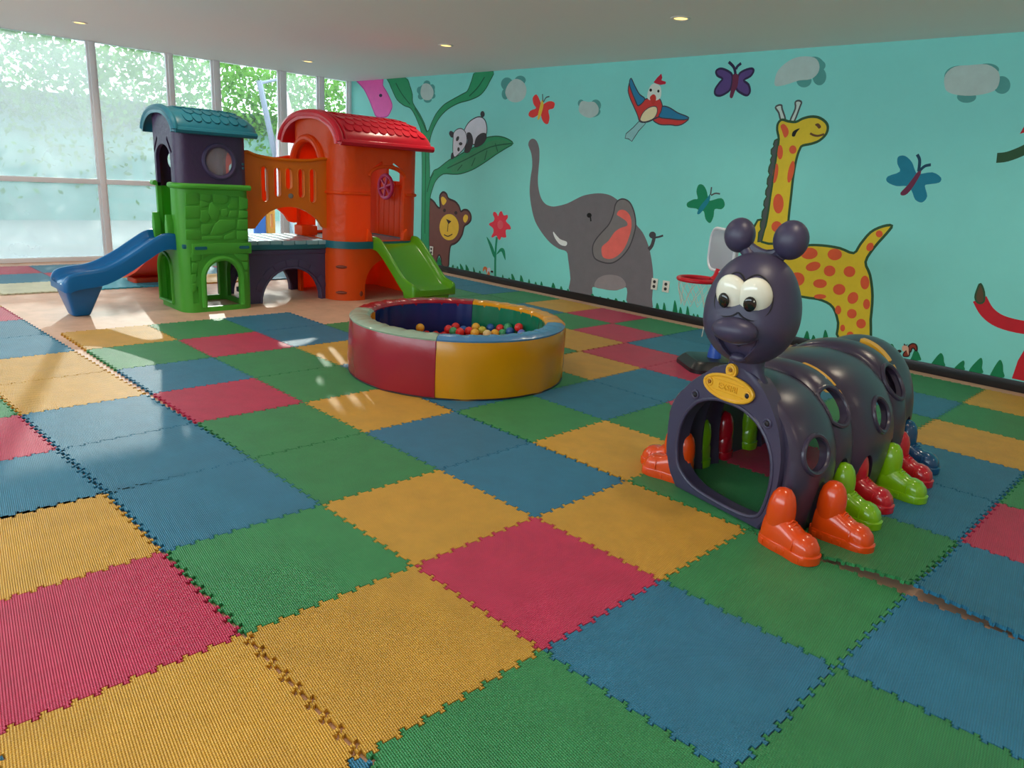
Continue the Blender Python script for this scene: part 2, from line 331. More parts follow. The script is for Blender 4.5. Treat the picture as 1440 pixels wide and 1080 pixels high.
('painted_body','bteal','P',1,1,None,"-2196,1093 -2171,1166 -2104,1252 -2080,1286 -2076,1224 -2123,1144 -2168,1090"),
('painted_antenna','gmane','L',2,9,None,"-2073,1279 -2073,1354"),
('painted_antenna','gmane','L',2,9,None,"-2066,1275 -2023,1297 -1971,1295"),
]),
('painted_butterfly','teal butterfly painted right of the giraffe',[
('painted_wings','bblu','P',0,1,None,"-408,1682 -357,1691 -296,1645 -258,1580 -227,1555 -129,1572 -60,1536 -64,1497 -136,1480 -163,1466 -130,1388 -158,1338 -213,1356 -252,1421 -298,1458 -377,1454 -455,1483 -458,1526 -372,1568 -403,1628"),
('painted_body','bmar','P',1,1,None,"-232,1581 -212,1556 -265,1420 -309,1382 -335,1402 -288,1472"),
('painted_antenna','bteald','L',2,14,None,"-231,1576 -240,1660 -267,1704"),
('painted_antenna','bteald','L',2,14,None,"-222,1584 -193,1617 -151,1629"),
]),
('painted_cloud','pale cloud painted above the giraffe head',[
('painted_puff','cwhite','P',1,1,None,"-1579,2312 -1560,2391 -1476,2463 -1372,2493 -1247,2478 -1192,2420 -1192,2352 -1247,2305 -1353,2298 -1474,2266 -1563,2260"),
('painted_shadow','cteal','P',0,1,None,"-1238,2293 -1246,2261 -1276,2242 -1318,2243 -1356,2265 -1375,2299 -1368,2331 -1337,2350 -1295,2348 -1257,2327"),
('painted_shadow','cteal','P',0,1,None,"-1114,2321 -1118,2280 -1144,2255 -1181,2256 -1216,2283 -1235,2326 -1231,2368 -1205,2393 -1168,2391 -1133,2364"),
('painted_shadow','cteal','P',0,1,None,"-1144,2404 -1153,2360 -1193,2334 -1250,2336 -1301,2367 -1327,2414 -1317,2459 -1276,2484 -1220,2481 -1170,2450"),
('painted_shadow','cteal','P',0,1,None,"-1136,2409 -1143,2384 -1170,2370 -1208,2371 -1241,2389 -1257,2416 -1250,2441 -1223,2455 -1185,2453 -1152,2436"),
]),
('painted_cloud','pale cloud painted at the far right of the wall',[
('painted_puff','cwhite','P',1,1,None,"-174,2220 -182,2294 -129,2348 -25,2354 88,2353 170,2302 194,2230 172,2167 65,2139 -51,2142 -140,2169"),
('painted_shadow','cteal','P',0,1,None,"269,2204 267,2168 244,2147 210,2148 177,2171 159,2208 162,2244 185,2265 219,2264 251,2241"),
('painted_shadow','cteal','P',0,1,None,"63,2127 56,2103 27,2089 -14,2089 -50,2105 -68,2130 -60,2155 -30,2169 10,2168 46,2152"),
('painted_shadow','cteal','P',0,1,None,"26,2273 16,2228 -31,2202 -97,2204 -157,2234 -187,2282 -176,2328 -128,2353 -62,2350 -3,2319"),
('painted_shadow','cteal','P',0,1,None,"174,2314 165,2289 129,2275 80,2277 37,2295 16,2321 26,2346 63,2359 112,2357 154,2339"),
]),
('painted_cloud','small cloud painted between red butterfly and bird',[
('painted_puff','cwhite','P',1,1,None,"-3860,2132 -3827,2181 -3731,2171 -3649,2169 -3583,2114 -3586,2046 -3675,2006 -3771,2021 -3853,2071"),
('painted_shadow','cteal','P',0,1,None,"-3549,2132 -3559,2098 -3593,2076 -3639,2077 -3679,2099 -3697,2135 -3687,2170 -3652,2191 -3607,2190 -3567,2167"),
('painted_shadow','cteal','P',0,1,None,"-3549,2068 -3570,2033 -3634,2012 -3717,2012 -3788,2035 -3818,2071 -3796,2106 -3730,2127 -3647,2126 -3578,2103"),
('painted_shadow','cteal','P',0,1,None,"-3790,2158 -3796,2136 -3818,2122 -3846,2123 -3871,2137 -3882,2160 -3876,2183 -3855,2196 -3826,2196 -3802,2181"),
]),
('painted_cloud','pale cloud painted left of the red butterfly',[
('painted_puff','cwhite','P',1,1,None,"-5058,2304 -5010,2402 -4899,2454 -4770,2421 -4699,2335 -4724,2239 -4833,2191 -4976,2211"),
('painted_shadow','cteal','P',0,1,None,"-4932,2399 -4948,2356 -4998,2331 -5063,2333 -5118,2362 -5142,2406 -5125,2449 -5075,2474 -5010,2471 -4956,2443"),
('painted_shadow','cteal','P',0,1,None,"-4996,2288 -5005,2251 -5033,2229 -5071,2230 -5104,2254 -5119,2291 -5110,2328 -5081,2350 -5043,2349 -5011,2325"),
('painted_shadow','cteal','P',0,1,None,"-4721,2433 -4736,2404 -4780,2387 -4837,2389 -4886,2409 -4906,2440 -4891,2469 -4846,2485 -4789,2483 -4741,2463"),
]),
('painted_cloud','small round cloud painted between the two big leaves',[
('painted_puff','cwhite','P',1,1,None,"-6723,2400 -6671,2462 -6551,2457 -6462,2391 -6448,2319 -6514,2257 -6640,2260 -6720,2320"),
('painted_shadow','cteal','P',0,1,None,"-6418,2359 -6449,2304 -6539,2272 -6654,2274 -6750,2312 -6789,2370 -6755,2425 -6663,2457 -6548,2453 -6455,2415"),
('painted_shadow','cteal','P',0,1,None,"-6519,2456 -6532,2431 -6569,2416 -6616,2417 -6655,2435 -6671,2462 -6657,2487 -6620,2502 -6573,2500 -6534,2483"),
('painted_shadow','cteal','P',0,1,None,"-6700,2383 -6710,2357 -6737,2341 -6771,2342 -6800,2360 -6812,2386 -6802,2413 -6775,2428 -6741,2427 -6712,2410"),
('painted_shadow','cteal','P',0,1,None,"-6420,2406 -6431,2380 -6462,2365 -6502,2366 -6535,2384 -6549,2410 -6538,2435 -6506,2450 -6466,2449 -6434,2432"),
('painted_shadow','cteal','P',0,1,None,"-6482,2256 -6497,2234 -6540,2221 -6594,2222 -6638,2237 -6656,2260 -6640,2282 -6597,2295 -6543,2294 -6499,2279"),
('painted_shadow','cteal','P',0,1,None,"-6653,2302 -6664,2279 -6697,2266 -6738,2267 -6772,2282 -6786,2305 -6774,2328 -6741,2341 -6700,2340 -6666,2325"),
('painted_shadow','cteal','P',0,1,None,"-6404,2305 -6415,2283 -6447,2270 -6486,2271 -6520,2286 -6533,2308 -6522,2330 -6490,2343 -6450,2342 -6418,2327"),
]),
('painted_flower','red flower painted beside the bear on the wall',[
('painted_petals','fred','P',1,1,None,"-5145,881 -5099,872 -5063,834 -5041,883 -5001,898 -4961,852 -4899,863 -4887,828 -4916,783 -4844,740 -4822,693 -4901,680 -4907,637 -4894,589 -4947,577 -4983,580 -5007,540 -5045,555 -5076,589 -5147,557 -5167,574 -5134,627 -5147,676 -5215,707 -5217,730 -5145,763 -5130,802 -5161,849"),
('painted_center','fpink','P',2,1,None,"-4960,736 -4968,703 -4993,680 -5026,677 -5055,695 -5068,726 -5061,760 -5035,782 -5002,785 -4973,767"),
('painted_stem','fgrn','L',0,22,None,"-5065,571 -5075,420 -5071,256 -5055,62"),
('painted_leaf','fgrn','P',0,1,None,"-5260,556 -5180,497 -5107,404 -5071,306 -5119,326 -5195,445"),
('painted_leaf','fgrn','P',0,1,None,"-5056,352 -5007,421 -4954,446 -4906,414 -4883,298 -4928,349 -4968,400 -5021,369"),
]),
('painted_bear','brown bear painted behind the green stem, with yellow muzzle',[
('painted_body','brown','P',0,1,('bdark', 12),"-6514,938 -6382,933 -6291,866 -6226,858 -6244,989 -6215,1043 -6163,1066 -6099,1044 -6054,988 -5918,958 -5833,905 -5788,838 -5730,862 -5650,861 -5587,809 -5582,739 -5638,689 -5706,650 -5739,543 -5805,458 -5884,403 -5975,360 -5998,209 -6011,68 -6140,71 -6166,161 -6213,211 -6253,151 -6276,76 -6405,74 -6449,294 -6496,566"),
('painted_muzzle','byel','P',1,1,None,"-5815,628 -5847,522 -5944,448 -6071,435 -6179,489 -6225,590 -6190,698 -6090,771 -5964,781 -5860,726"),
('painted_nose','bdark','P',2,0,None,"-6091,716 -5974,692 -6034,647"),
('painted_nose_line','bdark','L',2,8,None,"-6041,653 -6049,546"),
('painted_smile','bdark','L',2,9,None,"-6121,499 -6035,485 -5943,523"),
('painted_inner_ear','byel','P',1,1,None,"-6212,978 -6171,1006 -6094,959 -6143,897 -6186,907"),
('painted_inner_ear','byel','P',1,1,None,"-5733,765 -5696,804 -5645,791 -5642,746 -5689,697 -5731,726"),
('painted_eye','bdark','P',1,1,None,"-6099,827 -6104,813 -6118,803 -6137,802 -6152,809 -6158,823 -6153,837 -6139,847 -6121,848 -6106,841"),
('painted_eye','bdark','P',1,1,None,"-5856,813 -5861,799 -5877,789 -5897,788 -5914,795 -5921,808 -5916,822 -5900,832 -5880,834 -5863,826"),
('painted_tuft','ggrass','P',1,1,None,"-6249,66 -6239,139 -6207,184 -6171,133 -6157,69"),
]),
('painted_beanstalk','tall green plant with three big leaves painted on the wall',[
('painted_stem','sgrn','P',1,1,('sdark', 6),"-7495,2576 -7081,2559 -6968,2439 -6910,2330 -6892,2221 -6739,2080 -6628,1956 -6550,1848 -6472,1956 -6377,2076 -6232,2179 -6089,2235 -5857,2309 -5755,2348 -5684,2466 -5612,2567 -5291,2559 -5350,2439 -5430,2345 -5536,2279 -5713,2234 -5920,2202 -6132,2133 -6299,2030 -6418,1895 -6488,1756 -6505,1570 -6482,1366 -6468,1241 -6389,1338 -6288,1374 -6069,1489 -5879,1554 -5717,1618 -5537,1680 -5386,1768 -5278,1793 -5127,1799 -4977,1773 -4869,1719 -4989,1661 -5153,1587 -5364,1481 -5585,1385 -5816,1323 -5985,1309 -6183,1303 -6331,1215 -6403,1101 -6449,970 -6458,727 -6448,400 -6438,84 -6597,98 -6627,465 -6630,713 -6637,991 -6645,1281 -6664,1597 -6688,1832 -6760,1956 -6859,2081 -6957,2160 -7096,2194 -7266,2276 -7384,2406 -7458,2503"),
('painted_leaf_shade','sleaf','P',2,1,None,"-6040,1413 -5875,1502 -5669,1589 -5468,1666 -5274,1741 -5060,1758 -4910,1718 -5072,1645 -5302,1540 -5564,1415 -5818,1349 -5986,1331"),
('painted_vein','sdark','L',3,9,None,"-6592,1755 -6572,1442 -6563,1124 -6545,473"),
('painted_vein','sdark','L',3,9,None,"-6100,1381 -5710,1514 -5268,1670 -4889,1718"),
('painted_vein','sdark','L',3,9,None,"-5890,1358 -5799,1437"),
('painted_vein','sdark','L',3,9,None,"-5611,1428 -5549,1533"),
('painted_vein','sdark','L',3,9,None,"-5367,1510 -5331,1626"),
('painted_vein','sdark','L',3,9,None,"-5134,1616 -5185,1714"),
('painted_vein','sdark','L',3,9,None,"-7301,2497 -7157,2352 -6959,2207"),
('painted_vein','sdark','L',3,9,None,"-5442,2498 -5565,2378 -5716,2283"),
('painted_vein','sdark','L',3,9,None,"-6849,2151 -6682,1987 -6570,1840"),
('painted_vein','sdark','L',3,9,None,"-6519,1046 -6461,1209 -6388,1307"),
]),
('painted_panda','black and white panda painted lying on the big leaf',[
('painted_back','pawhite','P',3,1,('padark', 6),"-5791,1852 -5717,1954 -5606,2011 -5495,2031 -5403,1995 -5357,1910 -5367,1811 -5497,1753 -5584,1693 -5656,1736 -5752,1793"),
('painted_head','pawhite','P',4,1,('padark', 5),"-6000,1761 -5993,1836 -5923,1881 -5841,1888 -5768,1852 -5728,1779 -5735,1706 -5789,1631 -5880,1569 -5962,1530 -5998,1612"),
('painted_ear','padark','P',3,1,None,"-6089,1820 -6067,1858 -6005,1843 -5978,1791 -6037,1776"),
('painted_ear','padark','P',3,1,None,"-6033,1505 -6025,1573 -5989,1582 -5973,1514"),
('painted_arm','padark','P',5,1,None,"-5732,1830 -5663,1838 -5613,1780 -5606,1693 -5669,1597 -5763,1594 -5755,1661 -5713,1735"),
('painted_leg','padark','P',5,1,None,"-5573,1708 -5544,1781 -5458,1832 -5369,1832 -5353,1768 -5425,1696 -5558,1657"),
('painted_tail','padark','P',3,1,None,"-5408,2062 -5414,2040 -5433,2027 -5458,2027 -5479,2041 -5488,2062 -5482,2084 -5463,2097 -5439,2097 -5418,2083"),
('painted_eye','padark','P',5,1,None,"-5884,1757 -5898,1740 -5918,1731 -5935,1735 -5943,1749 -5939,1768 -5924,1785 -5904,1793 -5887,1790 -5880,1776"),
('painted_eye','padark','P',5,1,None,"-5860,1629 -5863,1614 -5874,1604 -5889,1603 -5902,1613 -5907,1628 -5904,1644 -5893,1654 -5878,1655 -5865,1645"),
('painted_nose','padark','P',5,1,None,"-5810,1700 -5816,1688 -5833,1680 -5855,1680 -5873,1687 -5881,1699 -5875,1711 -5857,1719 -5835,1719 -5817,1712"),
]),
('painted_pink_animal','pink animal head painted above the red roof',[
('painted_head','pink','P',0,1,('pinkd', 8),"-8298,2601 -7664,2583 -7617,2477 -7498,2362 -7384,2215 -7419,2120 -7519,2048 -7757,2050 -7850,2142 -7960,2292 -8101,2445"),
('painted_eye','bpurd','P',1,1,None,"-7626,2341 -7634,2328 -7654,2320 -7680,2321 -7701,2330 -7709,2343 -7701,2356 -7681,2364 -7655,2363 -7634,2354"),
]),
('painted_red_animal','red animal tail and haunch painted at the far right of the wall',[
('painted_tail','rred','L',0,62,None,"396,644 467,553 571,496 727,480 834,508 952,453"),
('painted_tail_tuft','gmaned','P',1,1,('gout', 6),"364,652 366,719 378,761 415,700 428,627 393,611"),
('painted_haunch','rred','P',0,0,None,"733,81 742,225 778,366 901,495 1035,546 1139,80"),
]),
('painted_branch','dark green branch with red wing painted at the right edge',[
('painted_twig','gout','L',0,45,None,"290,1693 359,1705 453,1753 546,1826"),
('painted_wing_tip','rred','P',0,0,None,"401,1865 432,1966 503,2024 529,1908"),
]),
('painted_squirrel','small red squirrel painted beside the grass at the right',[
('painted_tail','sqred','P',4,1,('sqdark', 5),"-16,129 -25,150 -31,177 -19,196 -1,206 21,202 35,179 38,152 25,155 12,169 -2,163 -5,137"),
('painted_body','sqred','P',4,1,('sqdark', 4),"-55,87 -55,115 -39,141 -25,147 -14,129 -11,102 -24,90"),
('painted_chest','sqtan','P',5,1,None,"-79,156 -72,174 -52,178 -29,166 -17,106 -23,110 -42,141 -52,127 -68,129"),
('painted_acorn','sqdark','P',5,1,None,"-113,117 -103,131 -85,134 -75,122 -85,109 -103,105"),
('painted_ear','sqdark','P',5,0,None,"-71,183 -68,195 -58,185 -43,188 -41,200 -40,183 -65,177"),
]),
('painted_squirrel','tiny orange squirrel painted beside the flower stem',[
('painted_tail','sqor','P',4,1,None,"-5216,102 -5211,125 -5213,153 -5234,168 -5260,170 -5285,158 -5296,131 -5291,103 -5275,111 -5264,130 -5244,129 -5232,105"),
('painted_body','sqor','P',4,1,None,"-5155,76 -5164,103 -5191,122 -5211,122 -5219,101 -5214,73 -5194,68"),
('painted_chest','pawhite','P',5,1,None,"-5148,150 -5162,165 -5188,162 -5212,142 -5208,80 -5202,86 -5188,122 -5171,113 -5153,121"),
('painted_ear','sqdark','P',5,1,None,"-5095,126 -5112,135 -5134,132 -5143,117 -5126,108 -5104,111"),
]),
('painted_grass','row of dark green grass blades painted along the wall foot',[
('painted_blade','ggrass','P',3,1,None,"-912,59 -913,86 -900,142 -881,125 -870,94 -862,66"),
('painted_blade','ggrass','P',3,1,None,"-843,67 -843,83 -836,116 -821,107 -810,89 -805,71"),
('painted_blade','ggrass','P',3,1,None,"-741,68 -744,106 -739,182 -716,158 -697,115 -687,76"),
('painted_blade','ggrass','P',3,1,None,"-396,71 -399,112 -395,196 -365,171 -340,124 -329,82"),
('painted_blade','ggrass','P',3,1,None,"-209,65 -208,97 -169,169 -141,151 -129,114 -118,82"),
('painted_blade','ggrass','P',3,1,None,"10,68 10,97 22,159 51,143 72,111 82,81"),
('painted_blade','ggrass','P',3,1,None,"171,51 172,88 212,170 240,149 253,106 265,70"),
('painted_blade','ggrass','P',3,1,None,"342,62 342,86 382,145 398,130 400,100 409,74"),
('painted_blade','ggrass','P',3,1,None,"449,58 447,99 496,192 517,166 523,117 536,76"),
('painted_blade','ggrass','P',3,1,None,"596,59 594,105 624,204 652,176 667,122 681,77"),
('painted_blade','ggrass','P',3,1,None,"-4747,45 -4746,77 -4747,142 -4720,121 -4697,84 -4691,49"),
('painted_blade','ggrass','P',3,1,None,"-4600,39 -4598,76 -4598,149 -4568,126 -4542,84 -4535,45"),
('painted_blade','ggrass','P',3,1,None,"-4460,49 -4459,73 -4450,120 -4434,105 -4423,78 -4419,52"),
('painted_blade','ggrass','P',3,1,None,"-4350,43 -4348,62 -4336,103 -4318,91 -4306,69 -4301,47"),
('painted_blade','ggrass','P',3,1,None,"-4251,41 -4250,67 -4240,120 -4221,104 -4208,73 -4203,45"),
('painted_blade','ggrass','P',3,1,None,"-4069,33 -4066,65 -4048,132 -4019,112 -3999,75 -3992,41"),
('painted_blade','ggrass','P',3,1,None,"-3932,35 -3930,59 -3916,110 -3894,95 -3879,67 -3873,40"),
('painted_blade','ggrass','P',3,1,None,"-3819,42 -3817,59 -3805,95 -3787,85 -3775,66 -3770,47"),
('painted_blade','ggrass','P',3,1,None,"-3456,49 -3453,63 -3436,92 -3413,86 -3399,71 -3394,56"),
('painted_blade','ggrass','P',3,1,None,"-3338,44 -3335,55 -3318,80 -3296,75 -3282,64 -3278,50"),
('painted_blade','ggrass','P',3,1,None,"-3223,41 -3220,54 -3204,83 -3182,77 -3169,63 -3164,48"),
('painted_blade','ggrass','P',3,1,None,"-3111,44 -3108,60 -3094,95 -3072,86 -3058,69 -3053,51"),
('painted_blade','ggrass','P',3,1,None,"-2997,45 -2995,60 -2983,92 -2964,84 -2952,67 -2947,50"),
('painted_blade','ggrass','P',3,1,None,"-2554,47 -2554,74 -2544,131 -2523,114 -2508,82 -2501,53"),
('painted_blade','ggrass','P',3,1,None,"-2463,48 -2464,82 -2459,151 -2440,128 -2425,89 -2418,53"),
('painted_blade','ggrass','P',3,1,None,"-2335,50 -2337,98 -2332,194 -2307,162 -2288,106 -2278,58"),
('painted_blade','ggrass','P',3,1,None,"-2261,55 -2262,82 -2255,137 -2237,120 -2224,88 -2217,60"),
('painted_blade','ggrass','P',3,1,None,"-2175,54 -2176,88 -2173,159 -2154,136 -2139,95 -2131,58"),
('painted_blade','ggrass','P',3,1,None,"-2096,54 -2096,68 -2090,96 -2078,88 -2069,72 -2065,56"),
('painted_blade','ggrass','P',3,1,None,"-2052,51 -2051,66 -2044,98 -2030,89 -2020,72 -2015,54"),
('painted_blade','ggrass','P',3,1,None,"-5937,51 -5934,71 -5907,114 -5892,101 -5887,77 -5883,56"),
('painted_blade','ggrass','P',3,1,None,"-5832,51 -5829,69 -5814,106 -5795,95 -5783,75 -5779,57"),
('painted_blade','ggrass','P',3,1,None,"-5752,51 -5748,83 -5763,146 -5724,127 -5688,91 -5682,58"),
('painted_blade','ggrass','P',3,1,None,"-5641,52 -5638,84 -5643,148 -5606,128 -5575,93 -5569,60"),
('painted_blade','ggrass','P',3,1,None,"-5485,52 -5483,80 -5490,134 -5469,116 -5449,84 -5445,56"),
('painted_blade','ggrass','P',3,1,None,"-5380,50 -5376,67 -5360,102 -5339,93 -5326,74 -5322,57"),
('painted_blade','ggrass','P',3,1,None,"-4930,53 -4929,72 -4920,112 -4907,100 -4897,77 -4894,56"),
('painted_blade','ggrass','P',3,1,None,"-4821,53 -4817,64 -4802,88 -4783,83 -4771,71 -4767,59"),
('painted_blade','ggrass','P',3,1,None,"-4754,50 -4751,81 -4761,142 -4727,123 -4696,89 -4690,57"),
('painted_blade','ggrass','P',3,1,None,"-4606,46 -4603,80 -4598,148 -4567,127 -4544,88 -4537,54"),
]),
]
STONES="511,1024 623,1027 623,936 505,928|501,914 625,919 624,818 498,814|497,799 622,804 621,734 493,729|492,716 623,720 621,634 493,633|640,1025 731,1022 735,977 705,954 637,975|636,967 710,949 693,915 633,908|749,1022 890,1015 882,958 839,940 751,955|906,1010 971,1006 967,902 891,895 880,923 903,952|987,1012 1067,990 1064,902 983,896|982,887 1063,885 1060,821 973,820|966,803 1060,809 1056,720 959,723|954,703 1056,706 1053,625 948,629|716,943 740,955 778,899 807,888 778,791 720,808 700,858|637,880 695,887 709,813 684,773 627,790|819,894 867,900 884,866 864,826 816,837|897,883 964,890 961,826 876,828|637,762 736,768 690,676 632,677|754,768 797,802 942,803 939,727 821,681 708,676|838,663 932,709 941,633 830,628|637,660 820,663 812,629 635,631|537,519 612,517 608,448 533,450|532,433 590,431 573,345 527,347|526,329 569,333 563,258 522,260|521,242 562,246 558,176 523,178|630,522 729,520 657,481 626,459|910,503 1048,493 1045,433 970,435|988,423 1045,421 1042,348 1004,349|1010,331 1041,329 1038,250 1010,251|874,516 923,511 910,497"
# ---------------------------------------------------------------- room shell
M_floor=mat('worn_brown_floor',(204,160,134),.55,var=.14,vscale=5,bump=('noise',220,.15))
M_ceil=mat('ceiling_white',(240,240,238),.85)
M_wall=mat('turquoise_wall',(132,222,214),.6,var=.03,vscale=1.5)
M_plain=mat('plain_wall',(205,205,200),.8)
M_base=mat('black_skirting',(28,26,28),.3)
M_frame=mat('white_frame',(236,236,240),.4)
floor=tag(obj('floor',box(NB(),XW-.1,XE,YB,YW,-.2,FZ),M_floor,flat=True),kind='structure')
ceil=tag(obj('ceiling',box(NB(),XW-.1,XE,YB,YW,H,H+.15),M_ceil,flat=True),kind='structure')
wall_r=tag(obj('wall_right',box(NB(),XW-.1,XE,YW,YW+.15,-.2,H+.15),M_wall,flat=True),kind='structure')
FW=cut(box(NB(),XW-.1,XE,YB-.15,YB,-.2,H+.15),[box(NB(),-6.6,3.9,YB-.3,YB+.3,.85,2.35)])  # opening for the added daylight windows
tag(obj('wall_front',FW,M_plain,flat=True),kind='structure')
tag(obj('wall_rear',box(NB(),XE,XE+.15,YB-.15,YW+.15,-.2,H+.15),M_plain,flat=True),kind='structure')
tag(obj('baseboard_right',box(NB(),XW,XE,YW-.016,YW,FZ,.072,.004),M_base),kind='structure')
# windows: panes with frames between floor and ceiling
GL={.75:glass('frosted_glass',.27,.70,(230,238,240)),.6:glass('dusty_glass',.20,.72,(230,238,240)),.45:glass('dull_glass',.14,.76),.1:glass('clear_glass',.02,.80),0:glass('bright_glass',.03,.95)}
WN=[(-.45,.945,.06,.75),(1.005,1.855,.05,.6),(1.905,2.435,.08,.45),(2.515,3.385,.09,.1),(3.475,4.005,.08,.45),(4.085,4.515,.04,.1),(-1.95,-.55,.10,0),(-3.4,-2.05,.10,0)]
for i,(a,b,w,hz) in enumerate(WN):
    t=thing('window_%d'%(i+1),None,None,(XW,(a+b)/2,FZ),kind='structure')
    bm=NB(); box(bm,XW-.05,XW+.05,b,b+w,FZ,H,.006); obj('window_mullion',bm,M_frame,t)
    bm=NB(); box(bm,XW-.045,XW+.045,a,b,FZ,.04,.005); obj('window_sill',bm,M_frame,t)
    if i<2 or i>5:
        bm=NB(); box(bm,XW-.035,XW+.04,a,b,.922,.982,.005); obj('window_transom',bm,M_frame,t)
    bm=NB(); box(bm,XW-.02,XW+.02,a,a+.022,.04,H,.004); box(bm,XW-.02,XW+.02,b-.022,b,.04,H,.004); obj('sash',bm,M_frame,t)
    bm=NB(); box(bm,XW-.008,XW-.002,a,b,.04,H); obj('pane',bm,GL[hz],t,flat=True)
for i in range(6):      # unseen window band added in the wall behind the camera for extra daylight
    x0=-6.6+1.75*i; t=thing('window_%d'%(9+i),None,None,(x0+.875,YB-.1,.85),kind='structure')
    b=NB(); box(b,x0,x0+.06,YB-.13,YB-.03,.85,2.35,.005); box(b,x0+1.69,x0+1.75,YB-.13,YB-.03,.85,2.35,.005); box(b,x0,x0+1.75,YB-.13,YB-.03,.85,.9,.005); box(b,x0,x0+1.75,YB-.13,YB-.03,2.3,2.35,.005); obj('window_frame',b,M_frame,t)
    obj('pane',box(NB(),x0+.06,x0+1.69,YB-.09,YB-.084,.9,2.3),GL[0],t,flat=True)
tag(obj('wall_left',box(NB(),XW-.1,XW+.05,YB,-3.4,-.2,H),M_plain,flat=True),kind='structure')
P=bpy.data.lights.new('window_portal','AREA'); P.shape='RECTANGLE'; P.size=H; P.size_y=8.0; P.cycles.is_portal=True
po=bpy.data.objects.new('window_portal',P); COL.objects.link(po); po.location=(XW-.12,.55,H/2); po.rotation_euler=(0,-PI/2,0)
P2=bpy.data.lights.new('window_portal','AREA'); P2.shape='RECTANGLE'; P2.size=10.5; P2.size_y=1.5; P2.cycles.is_portal=True
po=bpy.data.objects.new('window_portal',P2); COL.objects.link(po); po.location=(-1.35,YB-.16,1.6); po.rotation_euler=(PI/2,0,0)
# ---------------------------------------------------------------- foam puzzle mats (pieces of the floor)
NT,DT=9,.0124
def wave():
    p=[(0,0)]
    per=1/NT
    for k in range(NT):
        a=k*per; s=per*.5; f=per*.06
        p+=[(a+.285*per,0),(a+.285*per-f,DT/T),(a+.455*per+f,DT/T),(a+.455*per,0),(a+.59*per,0),(a+.59*per-f,-DT/T),(a+.75*per+f,-DT/T),(a+.75*per,0)]
    p+=[(1,0)]
    return p
WV=wave()
def mat_outline(gap=.0019):
    P=[(t*T,w*T) for t,w in WV[:-1]]+[(T+w*T,t*T) for t,w in WV[:-1]]+[(t*T,T+w*T) for t,w in WV[:0:-1]]+[(w*T,t*T) for t,w in WV[:0:-1]]
    n=len(P); out=[]
    for i in range(n):
        a,b,c=Vector(P[i-1]),Vector(P[i]),Vector(P[(i+1)%n])
        d1=(b-a).normalized(); d2=(c-b).normalized(); nn=Vector((-d1.y-d2.y,d1.x+d2.x))
        if nn.length<1e-6: nn=Vector((-d1.y,d1.x))
        nn.normalize(); k=gap/max(.5,nn.dot(Vector((-d1.y,d1.x))))
        q=b+nn*k; out.append((q.x-T/2,q.y-T/2))
    return out
MO=mat_outline()
def mat_mesh():
    bm=NB(); prism(bm,MO,'z',FZ+.001,0,bev=0)
    for q in (-.25,0,.25):
        for nv in ((1,0,0),(0,1,0)): bmesh.ops.bisect_plane(bm,geom=bm.verts[:]+bm.edges[:]+bm.faces[:],plane_co=(q*T+.003,q*T+.003,0),plane_no=nv)
    bmesh.ops.triangulate(bm,faces=[f for f in bm.faces if len(f.verts)>4]); return bm
me=bpy.data.meshes.new('foam_tile'); b_=mat_mesh(); fixn(b_); b_.to_mesh(me); b_.free()
MC={}
for k,c in dict(R=(206,48,88),G=(58,142,84),B=(48,122,156),Y=(222,164,58),C=(232,224,190),Z=(78,190,215)).items():
    MC[k]=mat('foam_'+k,c,.42,spec=.5,var=.10,vscale=7,bump=('mat',540,1.0),per_obj=.08)
me.materials.append(MC['R'])
ROWS={2:(-3,'RGGBBRGYBR'),1:(-3,'BGBGGBBYGY'),0:(-4,'BYYRYGRGGBG'),-1:(-4,'GRGYBYGRBYR'),-2:(-4,'RYBGBGBBRYG'),-3:(-4,'GBBGYBGYRBB'),-4:(-4,'YRBRGBRGYRG'),
-5:(-3,'GYBGYRBYGR'),-6:(-3,'RYGRBGBRBY'),-7:(-3,'BBYGB___GG'),-8:(-3,'BB______GB'),-9:(-3,'RR______BB'),-10:(-3,'YY______RB'),
-11:(-3,'CCCZZYBGRB'),-12:(-3,'BBBRYBRBBR'),-13:(-3,'RRRBBRGBRB')}
def place_tile(me_,k,x,y,r):
    o=bpy.data.objects.new('foam_tile',me_); COL.objects.link(o); o.parent=floor; o.location=Vector((x,y,0))-WP[floor]; o.rotation_euler=(0,0,r)
    o.material_slots[0].link='OBJECT'; o.material_slots[0].material=MC[k]; return o
def hump(x,y): return .043*math.exp(-((x-1.24)/.30)**2)*math.exp(-max(0,y-.63)/.17)
